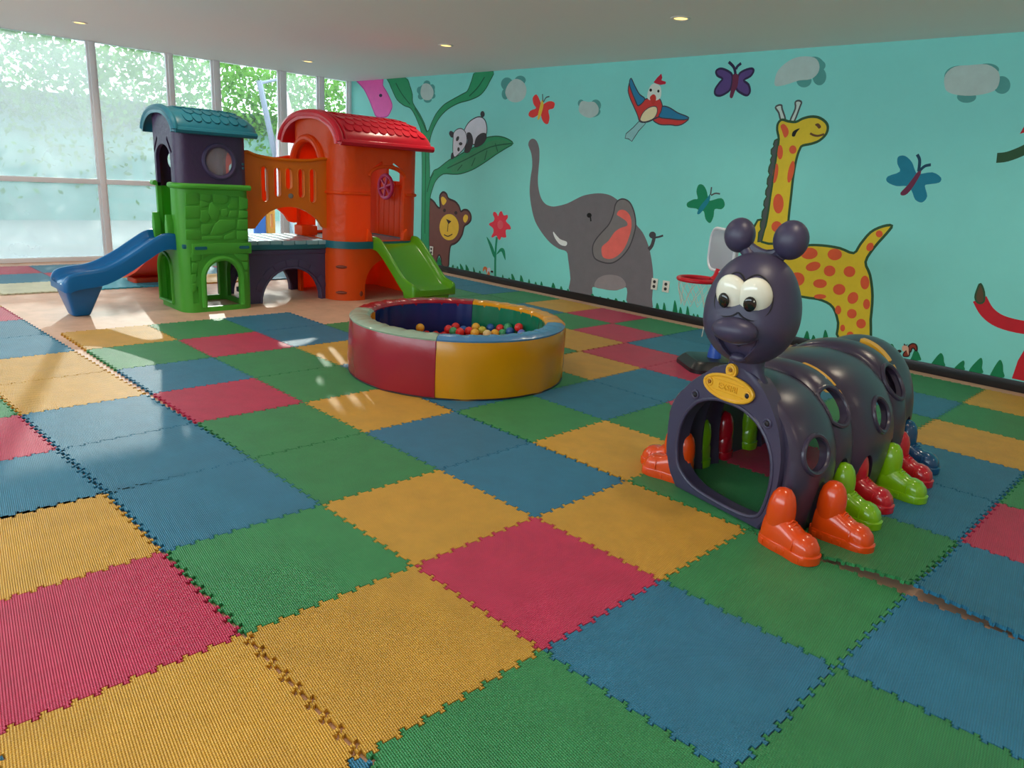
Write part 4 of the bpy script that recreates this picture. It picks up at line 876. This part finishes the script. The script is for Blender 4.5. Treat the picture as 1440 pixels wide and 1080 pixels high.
# --- slides
def slide(name,P,org,dr,wd,m,foot,skirt=.14,lip=.07):
    """P: (distance, rim height) pairs along direction dr from org; U section lofted along it"""
    d=Vector((dr[0],dr[1],0)); s=Vector((-dr[1],dr[0],0)); w=wd/2; P=smoothpts(P,False,4); rings=[]; n=len(P)
    for i,(t,z) in enumerate(P):
        e=min(1,(n-1-i)/5); sk=skirt*(.55+.45*e)
        bed=lip if i<n-3 else lip*(.3+.25*(n-1-i))
        ww=w*(1-.12*(1-e)**2)
        sec=[(-ww,-sk),(-ww,-.03),(-ww+.006,-.01),(-ww+.02,0),(-ww+.036,-.004),(-ww+.05,-.022),(-ww+.062,-bed*.8),(-ww+.09,-bed),(0,-bed-.004),(ww-.09,-bed),(ww-.062,-bed*.8),(ww-.05,-.022),(ww-.036,-.004),(ww-.02,0),(ww-.006,-.01),(ww,-.03),(ww,-sk),(0,-sk)]
        rings.append([Vector((org[0],org[1],0))+d*t+s*u+Vector((0,0,z+v)) for u,v in sec])
    b=NB(); loft(b,rings); sl=obj(name,fixn(b),m,play,ang=50)
    if foot:
        t0,t1,zt,b0,b1,fw,bw=foot; b=NB()
        R=[]
        for f,zz in ((0,FZ),(.04,FZ+.008),(1,zt)):
            a0=b0+(t0-b0)*f; a1=b1+(t1-b1)*f; h=(bw+(fw-bw)*f)/2; r=.03
            if f==0: a0+=.01;a1-=.01;h-=.01
            R.append([Vector((org[0],org[1],zz))+d*x+s*y for x,y in rrect(a0,a1,-h,h,r,3)])
        loft(b,R); obj('slide_foot',fixn(b),m,sl)
    return sl
slide('blue_slide',[(0,.672),(.06,.677),(.13,.66),(.25,.585),(.38,.50),(.52,.425),(.63,.388),(.74,.375),(.82,.36),(.87,.335),(.90,.29)],(-5.05,.455),(0,-1),.42,PL['blue'],(.60,.885,.24,.69,.82,.36,.17))
slide('lime_slide',[(-.02,.645),(.06,.64),(.14,.60),(.26,.51),(.38,.41),(.48,.325),(.56,.275),(.63,.255),(.69,.235),(.72,.20)],(-4.66,2.66),(1,0),.56,PL['lime'],(.45,.68,.14,.46,.67,.46,.42),.135)
slide('orange_slide',[(0,.62),(.1,.61),(.5,.45),(.9,.26),(1.2,.16),(1.35,.135),(1.42,.11)],(-5.33,.78),(-1,0),.42,PL['slide2'],(1.1,1.38,.05,1.12,1.36,.36,.34),.1)
# ---------------------------------------------------------------- ball pit
PXc,PYc,RO,RI,PH=-1.96,1.25,.745,.60,.39
V={k:mat('vinyl_'+k,c,.27,spec=.5,coat=.15,bump=('noise',9,.12)) for k,c in dict(red=(142,8,32),yellow=(200,134,2),blue=(70,120,165),green=(8,104,74),navy=(12,40,96),pale=(140,160,140),white=(225,225,220)).items()}
pit=thing('ball_pit','round padded ball pit with red and yellow outer panels','ball pit',(PXc,PYc,0))
def sector(prof,a0,a1,k,wr=None):
    b=NB(); R=[]
    for i in range(k+1):
        a=a0+(a1-a0)*i/k; ring=[]
        for j,(r,z) in enumerate(prof):
            dr,dz=wr(a,j) if wr else (0,0)
            ring.append(Vector((PXc+(r+dr)*math.cos(a),PYc+(r+dr)*math.sin(a),z+dz)))
        R.append(ring)
    loft(b,R); return fixn(b)
Q=[(-141,-51,'red','pale','yellow'),(-51,39,'yellow','blue','red'),(39,129,'blue','yellow','green'),(129,219,'green','red','navy')]
for a0,a1,co_,cr_,ci_ in Q:
    a0,a1=math.radians(a0)+.002,math.radians(a1)-.002
    w1=lambda a,j:(.004*math.sin(9*a+1)+.003*math.sin(17*a) if j in (1,2) else 0,0)
    obj('outer_panel',sector([(RO-.03,.0),(RO-.004,.0),(RO+.004,.1),(RO+.002,.25),(RO-.004,PH-.03),(RO-.012,PH-.014),(RO-.04,PH-.03)],a0,a1,28,w1),V[co_],pit)
    w2=lambda a,j:(0,.0018*math.sin(31*a)+.0016*math.sin(53*a+2)) if j in (2,3,4) else (0,0)
    obj('rim_panel',sector([(RO-.012,PH-.05),(RO-.003,PH-.016),(RO-.03,PH),(RO-.075,PH+.003),(RI+.02,PH-.003),(RI+.002,PH-.02),(RI+.006,PH-.06)],a0,a1,60,w2),V[cr_],pit)
    w3=lambda a,j:((.004*math.sin(34*a)+.003*math.sin(57*a+1)) if j==1 else (.004*math.sin(21*a) if j==2 else 0),0)
    obj('inner_panel',sector([(RI+.03,PH-.03),(RI-.001,PH-.025),(RI-.004,.24),(RI,.03),(RI+.03,.03)],a0,a1,60,w3),V[ci_],pit)
    b=NB(); tube(b,[(PXc+(RO+.001)*math.cos(a1),PYc+(RO+.001)*math.sin(a1),z) for z in (.005,.1,.25,PH-.03)],.003,6); obj('seam',fixn(b),V[co_],pit)
b=NB(); lathe(b,[(0,.004),(RI+.02,.004),(RI+.02,.05),(0,.05)],(PXc,PYc,0),40); obj('floor_pad',fixn(b),V['navy'],pit)
b=NB(); tube(b,[(PXc+RO*math.cos(2*PI*i/64),PYc+RO*math.sin(2*PI*i/64),.006) for i in range(64)],.005,6,True); obj('base_welt',fixn(b),mat('welt_dark',(30,26,30),.5),pit)
BM={k:mat('ball_'+k,c,.3,trans=.12) for k,c in dict(R=(214,44,40),Y=(228,168,50),B=(30,84,150),G=(60,150,100),L=(190,180,60),C=(228,200,140),P=(96,110,180)).items()}
BALLS=[(-2.456,1.305,.2,'Y','orange yellow ball lying alone nearest the left of the pit'),(-2.314,1.463,.2,'R','red ball at the left end of the ball cluster'),(-2.358,1.571,.2,'R','red ball against the navy wall, second in the back row from the left'),
(-2.247,1.456,.197,'G','green ball low between the red balls at the left of the cluster'),(-2.182,1.463,.203,'R','red ball in the front row right of the low green ball'),(-2.249,1.556,.197,'B','dark blue ball half hidden left of the yellow ball'),
(-2.182,1.553,.202,'R','red ball just left of and below the tall yellow ball'),(-2.249,1.682,.207,'Y','big looking yellow ball below the navy and green wall seam'),(-2.114,1.55,.201,'Y','yellow ball peeping over the blue rim at cluster middle'),
(-2.156,1.664,.2,'L','olive yellow ball left of the solid blue ball'),(-2.146,1.739,.215,'B','solid blue ball at the middle of the back row'),(-2.043,1.61,.2,'C','cream ball just showing over the rim below the blue ball'),
(-2.078,1.776,.219,'R','shiny red ball right of the solid blue ball'),(-2.028,1.675,.2,'Y','small yellow ball over the rim left of the green ball'),(-2.008,1.735,.199,'G','light green ball in front of the shiny red ball'),
(-2.018,1.80,.237,'G','teal green ball behind the second blue ball'),(-1.951,1.758,.222,'B','blue ball between the two rightmost red balls'),(-1.889,1.784,.262,'R','red ball at the right end against the green wall'),(-1.829,1.757,.228,'P','violet blue ball over the rim below the rightmost red ball')]
bb=NB(); ell(bb,(0,0,0),.033,18,12); bme=bpy.data.meshes.new('ball'); fixn(bb).to_mesh(bme); bb.free(); bme.polygons.foreach_set('use_smooth',[True]*len(bme.polygons)); bme.materials.append(BM['R'])
for x,y,z,k,l in BALLS:
    o=bpy.data.objects.new('ball',bme); COL.objects.link(o); o.location=(x,y,z); o.material_slots[0].link='OBJECT'; o.material_slots[0].material=BM[k]; tag(o,l,'ball','balls in the ball pit')
b=NB(); rb=random.Random(11); keys=list(BM)
for L_i,zz in enumerate((.0885,.132)):
    for i in range(-9,10):
        for j in range(-10,11):
            x=PXc+i*.069+(j%2)*.0345+L_i*.03; y=PYc+j*.06+L_i*.02
            if math.hypot(x-PXc,y-PYc)<.545:
                n0=len(b.faces); ell(b,(x,y,zz+rb.uniform(-.002,.002)),.033,8,6); b.faces.ensure_lookup_table(); mi=rb.randrange(len(keys))
                for f in b.faces[n0:]: f.material_index=mi
tag(obj('ball_layer',b,[BM[k] for k in keys],ang=80),'lower layers of mixed plastic balls filling the pit bottom','balls',kind='stuff')
# ---------------------------------------------------------------- caterpillar tunnel
MB_=mat('caterpillar_purple',(58,50,70),.29,spec=.5,var=.04,vscale=3); MBf=mat('caterpillar_face',(60,54,80),.42)
FC=dict(o=mat('shoe_orange',(216,68,10),.2,coat=.3),g=mat('shoe_lime',(122,176,12),.2,coat=.3),r=mat('shoe_red',(186,12,34),.2,coat=.3),b=mat('shoe_blue',(8,72,116),.2,coat=.3))
MYp=mat('plate_yellow',(228,168,40),.35); MEw=mat('eye_white',(236,232,214),.12,coat=.5); MEb=mat('eye_black',(12,12,12),.1,coat=.5); MDk=mat('dark_recess',(22,18,28),.6)
cat=thing('caterpillar_tunnel','dark purple plastic caterpillar crawl tunnel with smiling face and coloured shoes','play tunnel',(.45,1.4,0))
fo=Vector((.156,.772,0)); fd=Vector((.978,-.208,0)); fn=Vector((-.208,-.978,0))
FM=Matrix(((fd.x,fn.x,0,fo.x),(fd.y,fn.y,0,fo.y),(0,0,1,0),(0,0,0,1)))      # (u,w,z) -> world
outl=[(.035,0.003),(-.005,.06),(-.035,.13),(-.052,.23),(-.052,.33),(-.02,.425),(.055,.515),(.13,.58),(.19,.625),(.27,.64),(.35,.635),(.41,.60),(.475,.53),(.53,.44),(.562,.33),(.565,.2),(.548,.09),(.515,.003)]
opn=[(.045,.10),(.018,.17),(.012,.25),(.035,.35),(.10,.435),(.19,.475),(.27,.482),(.36,.472),(.45,.425),(.515,.335),(.535,.22),(.515,.09),(.475,.045),(.40,.03),(.28,.03),(.14,.045)]
b=NB(); prism(b,[outl[0]]+smoothpts(outl,False,3)[3:-3]+[outl[-1]],'y',-.06,.018,M=FM,bev=.012)
c=NB(); prism(c,smoothpts(opn,True,3),'y',-.3,.3,M=FM)
fr=obj('front_frame',cut(b,[c]),MBf,cat,ang=35)
b=NB(); tube(b,[FM@Vector((u,.016,z)) for u,z in smoothpts(opn,True,3)],.009,8,True); obj('opening_rim',fixn(b),MBf,fr)
for u,z in ((.085,.465),(.475,.455)):
    b=NB(); tube(b,[FM@Vector((u+.017*math.cos(2*PI*i/16),.019,z+.017*math.sin(2*PI*i/16))) for i in range(16)],.006,6,True); obj('bolt_ring',fixn(b),MBf,fr)
    b=NB(); ell(b,FM@Vector((u,.017,z)),.013,12,8); obj('bolt',fixn(b),MDk,fr)
# ribbed body
S0=[0,.31,.48,.90,1.10,1.40]; BW=[.385,.358,.388,.36,.285]; BH=[.60,.62,.63,.65,.645]; VW=[.315,.33,.32,.33,.28,.25]; VH=[.575,.575,.585,.60,.62,.56]
HS=[(.115,.345,0),(.37,.475,0),(.69,.40,1),(.985,.495,2)]; FS=[.11,.36,.58,.83,1.07,1.30]
def axis_pt(s): return Vector((.42+.04*s,.722+s,0))
def lat(s):
    a=math.radians(-12*max(0,1-s/.45)); return Vector((math.cos(a),math.sin(a),0))
def whs(s):
    s=min(max(s,0),S0[-1])
    for k,(a,b_) in enumerate(zip(S0,S0[1:])):
        if a<=s<=b_+1e-9:
            q=(s-a)/(b_-a); v=max(0,math.sin(PI*q))**.34; w0=VW[k]*(1-q)+VW[k+1]*q; h0=VH[k]*(1-q)+VH[k+1]*q
            return w0+(BW[k]-w0)*v,h0+(BH[k]-h0)*v
def sec_pt(s,t,inset=0):
    """t in 0..1 from the right foot of the arch over the top to the left foot"""
    w,h=whs(s); w-=inset; h-=inset; zc=.22
    if t<.12: q=t/.12; return (w*(.92+.08*math.sin(q*PI/2)),zc*q+.0)
    if t>.88: q=(1-t)/.12; return (-w*(.92+.08*math.sin(q*PI/2)),zc*q)
    a=PI*(t-.12)/.76; c=math.cos(a); sn=math.sin(a)
    return (w*math.copysign(abs(c)**.9,c),zc+(h-zc)*sn**.92)
def body_pt(s,t,inset=0):
    x,z=sec_pt(s,t,inset); return axis_pt(s)+lat(s)*x+Vector((0,0,z))
mods=[]
for m_,(ka,kb) in enumerate(((0,1),(1,3),(3,4),(4,5))):
    s0,s1=S0[ka]+.0015,S0[kb]-.0015; rings=[]; ns=18*(kb-ka); nt=36
    for i in range(ns+1):
        s=s0+(s1-s0)*i/ns
        rings.append([body_pt(s,k/nt) for k in range(nt+1)]+[body_pt(s,k/nt,.03) for k in range(nt,-1,-1)])
    b=NB(); loft(b,rings); cs=[]
    mine=[h for h in HS if s0<h[0]<s1]
    for s,hz,_ in mine:
        A_=axis_pt(s)+Vector((0,0,hz)); d_=lat(s); c=NB(); tube(c,[A_-d_*.6,A_+d_*.6],.072,24); cs.append(c)
    for s,tx in zip(FS,(1.05,.99,.965,1.03,.985,.95)):      # rounded recesses where the shoes sit
        if s0-.05<s<s1+.05:
            c=NB(); ell(c,(tx-.19,axis_pt(s).y,.10),(.085,.068,.165),20,12); cs.append(c)
    mo=obj('tunnel_segment',cut(b,cs),MB_,cat,ang=45); mods.append(mo)
    for s,hz,_ in mine:
        for sg in (1,-1):
            pts=[]
            for i in range(26):
                a=2*PI*i/26; ss=s+.075*math.cos(a); z=hz+.075*math.sin(a)
                lo_,hi_=.0,.5      # find the place at this height on the flank
                for _ in range(18):
                    mid=(lo_+hi_)/2
                    if sec_pt(ss,mid)[1]<z: lo_=mid
                    else: hi_=mid
                pts.append(body_pt(ss,lo_ if sg>0 else 1-lo_))
            b=NB(); tube(b,pts,.011,8,True); obj('hole_rim',fixn(b),MB_,mo)
def strap(s,t0,t1,w,par,m):
    R=[]
    for i in range(13):
        t=t0+(t1-t0)*i/12; ring=[]
        for ds,ins in ((-w,-.006),(w,-.006),(w,.02),(-w,.02)):
            x,z=sec_pt(s,t); q=axis_pt(s+ds)+lat(s)*x+Vector((0,0,z))
            q2=q+(q-(axis_pt(s+ds)+Vector((0,0,.22)))).normalized()*(-ins+.016)
            ring.append(q2)
        R.append(ring)
    b=NB(); loft(b,R); return obj('strap',fixn(b),m,par,label='yellow joining strap')
strap(S0[2],.345,.47,.024,mods[1],MYp); strap(S0[2],.305,.328,.024,mods[1],MYp)
strap(S0[4]+.02,.335,.47,.024,mods[2],MYp); strap(S0[4]+.02,.295,.318,.024,mods[2],MYp)
# shoes
def make_shoe(pos,az,m):
    M_=Matrix.Translation(pos)@Matrix.Rotation(az,4,'Z')@Matrix.Scale(1.13,4)
    def so_(gr):
        P=[(-.052,-.04),(.0,-.052),(.06,-.05),(.11,-.054),(.148,-.04),(.163,0),(.148,.04),(.11,.054),(.06,.05),(0,.052),(-.052,.04),(-.062,0)]
        return [(x*gr if x>0 else x,y*gr) for x,y in smoothpts(P,True,3)]
    b=NB(); R=[]
    for z,g in ((0,.97),(.004,1.0),(.03,1.0),(.034,.97)): R.append([M_@Vector((x,y,z)) for x,y in so_(g)])
    loft(b,R); par=obj('shoe',fixn(b),m,cat,ang=40)
    b=NB(); R=[]
    for x,hw,z0,z1 in ((-.052,.028,.03,.10),(-.045,.042,.03,.118),(-.01,.048,.03,.125),(.03,.047,.03,.118),(.06,.046,.03,.103),(.085,.046,.03,.09),(.1,.049,.03,.092),(.125,.046,.03,.085),(.145,.036,.03,.066),(.154,.02,.03,.045)):
        ring=[M_@Vector((x,hw*math.copysign(abs(math.cos(a))**.7,math.cos(a)),z0+(z1-z0)*math.sin(a)**.8)) for a in [PI*k/14 for k in range(15)]]; R.append(ring)
    loft(b,R); obj('upper',fixn(b),m,par,ang=60)
    b=NB(); lathe(b,[(.046,.08),(.050,.115),(.049,.14),(.046,.165),(.038,.192),(.023,.211),(0,.218)],(-.006,0,0),18,M=M_@Matrix.Diagonal((1.0,.95,1,1))); obj('ankle',fixn(b),m,par,ang=70)
    for k in range(5):
        x=.034+.012*k; z=.119-.0022*k*k*.9-.0015*k; b=NB(); tube(b,[M_@Vector((x,-.024,z-.012)),M_@Vector((x,0,z)),M_@Vector((x,.024,z-.012))],.0042,6); obj('lace',fixn(b),m,par)
    b=NB(); tube(b,[M_@Vector((.09,.05*math.cos(a),.03+.058*math.sin(a)**.8)) for a in [PI*k/12 for k in range(13)]],.003,6); obj('toe_seam',fixn(b),m,par)
    for k in range(6):
        x=-.03+k*.03
        for sg in (-1,1):
            b=NB(); box(b,x-.008,x+.008,sg*.049-.004,sg*.049+.004,.006,.026,.003,M=M_); obj('tread',b,m,par)
    return par
make_shoe(Vector((.765,.590,0)),math.radians(-14),FC['o'])
make_shoe(FM@Vector((-.022,-.06,0)),math.radians(190),FC['o'])
for s,k,tx,az in zip(FS,'ogrgrb',(1.05,.99,.965,1.03,.985,.95),(-2,0,0,0,0,0)):
    y=axis_pt(s).y; make_shoe(Vector((tx-.185,y,0)),math.radians(az),FC[k])
    make_shoe(axis_pt(s)-lat(s)*.355,math.radians(180+math.degrees(math.atan2(lat(s).y,lat(s).x))),FC[k])
# nameplate on the frame
def ellp(cu,cz,ru,rz,n=32): return [(cu+ru*math.cos(2*PI*i/n),cz+rz*math.sin(2*PI*i/n)) for i in range(n)]
b=NB(); prism(b,ellp(.265,.545,.132,.054),'y',.012,.030,M=FM); pl=obj('nameplate',fixn(b),MYp,cat,ang=30,label='yellow oval nameplate with raised letters')
b=NB(); tube(b,[FM@Vector((u,.03,z)) for u,z in ellp(.265,.545,.128,.050)],.008,8,True); obj('plate_rim',fixn(b),MYp,pl)
b=NB(); prism(b,ellp(.268,.622,.028,.03,20),'y',.012,.032,M=FM); obj('plate_tab',fixn(b),MYp,pl)
b=NB(); tube(b,[FM@Vector((u,.032,z)) for u,z in ellp(.268,.624,.017,.017,18)],.005,6,True); obj('screw_ring',fixn(b),MYp,pl)
b=NB(); ell(b,FM@Vector((.268,.032,.624)),.009,10,6); obj('screw',fixn(b),mat('brass_dark',(150,96,20),.4),pl)
b=NB(); tube(b,[FM@Vector((u,.032,z)) for u,z in ellp(.165,.548,.014,.015,16)],.004,6,True); obj('screw_ring',fixn(b),MYp,pl)
b=NB(); ell(b,FM@Vector((.165,.031,.548)),.008,10,6); obj('screw',fixn(b),mat('brass_dark',(150,96,20),.4),pl)
b=NB(); tube(b,[FM@Vector((u,.032,z)) for u,z in ellp(.368,.540,.014,.015,16)],.004,6,True); obj('screw_ring',fixn(b),MYp,pl)
b=NB(); ell(b,FM@Vector((.368,.031,.540)),(.011,.006,.011),12,6); obj('screw_hole',fixn(b),MDk,pl)
b=NB()
for q in (.568,.522): tube(b,[FM@Vector((.185,.031,q)),FM@Vector((.345,.031,q-.0))],.0025,6)
obj('plate_line',fixn(b),MYp,pl)
cu=bpy.data.curves.new('letters','FONT'); cu.body='EXSIBI'; cu.size=.036; cu.extrude=.003; cu.align_x='CENTER'; cu.align_y='CENTER'; cu.space_character=1.05
to=bpy.data.objects.new('t',cu); COL.objects.link(to); dg=bpy.context.evaluated_depsgraph_get(); dg.update(); tm=bpy.data.meshes.new_from_object(to.evaluated_get(dg)); bpy.data.objects.remove(to)
tm.transform(FM@Matrix.Translation((.265,.032,.545))@Matrix.Rotation(PI/2,4,'X')@Matrix.Diagonal((1,1,-1,1)) if False else FM@Matrix(((1,0,0,.265),(0,0,1,.032),(0,1,0,.545),(0,0,0,1)))); obj('plate_letters',tm,MYp,pl,flat=True)
# head
hc=FM@Vector((.313,.012,0)); ha=math.radians(-79); hf=Vector((math.cos(ha),math.sin(ha),0)); hr=Vector((-hf.y,hf.x,0))
HP=[(0,.668),(.05,.671),(.10,.682),(.15,.706),(.19,.74),(.222,.785),(.238,.83),(.242,.872),(.238,.915),(.226,.955),(.207,.995),(.180,1.035),(.142,1.07),(.095,1.096),(.045,1.11),(0,1.114)]
HP=[(r*.775,z) for r,z in HP]
HPs=[(max(0,r),z) for r,z in smoothpts(HP,False,2)]
def hR(z):
    for (r0,z0),(r1,z1) in zip(HPs,HPs[1:]):
        if z0<=z<=z1: return r0+(r1-r0)*(z-z0)/max(1e-6,z1-z0)
    return 0
def hp(al,z,d=0):
    a=math.radians(al); return hc+(hf*math.cos(a)+hr*math.sin(a))*(hR(z)+d)+Vector((0,0,z))
b=NB(); lathe(b,HPs,hc,48)
for v in b.verts:
    for al in (-38,38):
        c=hp(al,.815); d=(v.co-c).length; 
        if d<.13: v.co+=((c-hc)*Vector((1,1,0))).normalized()*.013*(1+math.cos(PI*d/.13))/2
mouth=[(-28,.803),(-14,.778),(0,.770),(14,.778),(28,.803),(26,.765),(18,.722),(9,.697),(0,.688),(-9,.697),(-18,.722),(-26,.765)]
c=NB(); mo_=smoothpts(mouth,True,2); A=[c.verts.new(hp(a_,z,-.022)) for a_,z in mo_]; B_=[c.verts.new(hp(a_,z,.06)) for a_,z in mo_]
N=len(A); 
ca=c.verts.new(sum((v.co for v in A),Vector())/N); cb=c.verts.new(sum((v.co for v in B_),Vector())/N)
for i in range(N):
    j=(i+1)%N; c.faces.new((A[i],A[j],B_[j],B_[i])); c.faces.new((ca,A[j],A[i])); c.faces.new((cb,B_[i],B_[j]))
hd=obj('head',cut(b,[c]),MBf,cat,ang=50)
b=NB(); tube(b,[hp(a_,z,.001) for a_,z in mo_],.0035,6,True); obj('lip',fixn(b),MBf,hd)
b=NB(); ell(b,hp(0,.704,-.012),(.036,.022,.020),16,8,Matrix.Rotation(ha+PI/2,4,'Z')); obj('tongue',fixn(b),MBf,hd)
RN=Matrix.Rotation(ha+PI/2,4,'Z')
b=NB(); ell(b,hp(0,.828,.016),(.088,.060,.050),24,14,RN@Matrix.Rotation(math.radians(-8),4,'X')); obj('nose',fixn(b),MBf,hd)
for al,pa in ((-16,-16.5),(16,12)):
    tilt=Matrix.Rotation(ha+PI/2+math.radians(al*.9),4,'Z')@Matrix.Rotation(math.radians(22),4,'X')
    b=NB(); ell(b,hp(al,.955,-.018),(.066,.046,.083),26,16,tilt); ey=obj('eye',fixn(b),MEw,hd,label='glossy white eye')
    ring=[(al+math.degrees(.0665*math.cos(2*PI*i/48)/.172),.955+.084*math.sin(2*PI*i/48)) for i in (range(25-19,25+20) if al<0 else range(-19,20))]
    ring=[q for q in ring if q[0]*al>0]
    b=NB(); tube(b,[hp(a_,z,.0005) for a_,z in ring],.0034,6); obj('eye_line',fixn(b),MDk,hd)
    pz=.935; b=NB(); ell(b,hp(pa,pz,.025),(.024,.010,.030),18,10,Matrix.Rotation(ha+PI/2+math.radians(pa),4,'Z')@Matrix.Rotation(math.radians(10),4,'X')); obj('pupil',fixn(b),MEb,hd,label='black pupil')
    b=NB(); ell(b,hp(pa+3,pz+.013,.035),(.006,.003,.006),8,6,RN); obj('pupil_spark',fixn(b),MEw,hd)  # white dot stands in for a lamp glint on the pupil
bk=hc-hf*.055
for du in (-.110,.092):
    top=bk+hr*du+Vector((0,0,1.168)); b=NB(); k_=1.0 if du<0 else 1.1; ell(b,top,(.062*k_,.06*k_,.07*k_),24,14); an=obj('antenna',fixn(b),MBf,cat,ang=70)
    b=NB(); tube(b,[hc-hf*.03+hr*du*.35+Vector((0,0,1.065)),bk+hr*du*.6+Vector((0,0,1.10)),bk+hr*du*.9+Vector((0,0,1.14))],[.03,.026,.025],12); obj('antenna_stalk',fixn(b),MBf,an)
b=NB(); R=[]
for q in range(9):
    u=-.07+.15*q/8; R.append([bk+hr*u-hf*w_+Vector((0,0,1.09+z_+.03*(abs(u-.005)/.07)**1.6)) for w_,z_ in ((-.016,-.03),(.016,-.03),(.012,.025),(0,.032),(-.012,.025))])
loft(b,R); obj('antenna_bridge',fixn(b),MBf,cat)
b=NB(); R=[]
for z,hw,dp in ((.60,.115,.03),(.63,.088,.035),(.66,.075,.045),(.70,.072,.055),(.74,.08,.06)):
    R.append([FM@Vector((.30+hw*math.copysign(abs(math.cos(a))**.7,math.cos(a)),-.02+dp*math.copysign(abs(math.sin(a))**.7,math.sin(a)),z)) for a in [2*PI*k/24 for k in range(24)]])
loft(b,R); obj('neck',fixn(b),MBf,cat,ang=60)
# ---------------------------------------------------------------- toy basketball stand behind the caterpillar
hx,hy=-.94,3.0
hoop=thing('basketball_stand','toy basketball stand with red hoop and grey backboard behind the caterpillar','basketball hoop',(hx,hy,0))
na=math.radians(-128); nf=Vector((math.cos(na),math.sin(na),0)); ns_=Vector((-nf.y,nf.x,0))
RM=Matrix(((ns_.x,nf.x,0,hx),(ns_.y,nf.y,0,hy),(0,0,1,0),(0,0,0,1)))
b=NB(); R=[]
for z,g in ((0,1.0),(.03,1.0),(.07,.86),(.085,.78)): R.append([RM@Vector((x*g,y*g,z)) for x,y in rrect(-.22,.22,-.24,.24,.08,5)])
loft(b,R); obj('base',fixn(b),mat('stand_black',(30,30,34),.35),hoop)
b=NB(); tube(b,[(hx,hy,.06),(hx,hy,1.0)],.03,12); obj('pole',fixn(b),mat('stand_blue',(50,90,190),.35),hoop)
b=NB(); lathe(b,[(.055,.07),(.05,.13),(.036,.2),(.03,.2)],(hx,hy,0),16); obj('pole_socket',fixn(b),mat('stand_blue',(50,90,190),.35),hoop)
b=NB(); prism(b,[(x,z) for x,z in rrect(-.24,.24,.74,1.06,.1,6)],'y',.03,.06,M=RM,bev=.01); bb2=obj('backboard',fixn(b),mat('board_grey',(176,178,186),.4),hoop)
b=NB(); tube(b,[RM@Vector((x,.058,z)) for x,z in rrect(-.235,.235,.745,1.055,.1,6)],.012,8,True); obj('board_edge',fixn(b),mat('board_white',(222,222,226),.35),bb2)
rc=RM@Vector((0,.06+.155,.68)); mred=mat('rim_red',(196,16,34),.3)
b=NB(); tube(b,[rc+Vector((.14*math.cos(2*PI*i/32),.14*math.sin(2*PI*i/32),0)) for i in range(32)],.017,10,True); rim=obj('rim',fixn(b),mred,hoop)
b=NB(); tube(b,[RM@Vector((0,.05,.76)),RM@Vector((0,.07,.70)),RM@Vector((0,.10,.675))],.03,10); obj('rim_bracket',fixn(b),mred,rim)
b=NB(); ns=12; lv=[(.138,.66),(.135,.60),(.115,.54),(.10,.48)]
for i in range(ns):
    for sg in (1,-1):
        tube(b,[rc+Vector((r*math.cos(2*PI*(i+sg*.5*k)/ns),r*math.sin(2*PI*(i+sg*.5*k)/ns),z-.675)) for k,(r,z) in enumerate(lv)],.0022,4)
tube(b,[rc+Vector((.1,.02,-.19)),rc+Vector((.11,0,-.3)),rc+Vector((.10,0,-.42))],.003,4)
obj('net',b,mat('net_white',(214,208,192),.8),rim)
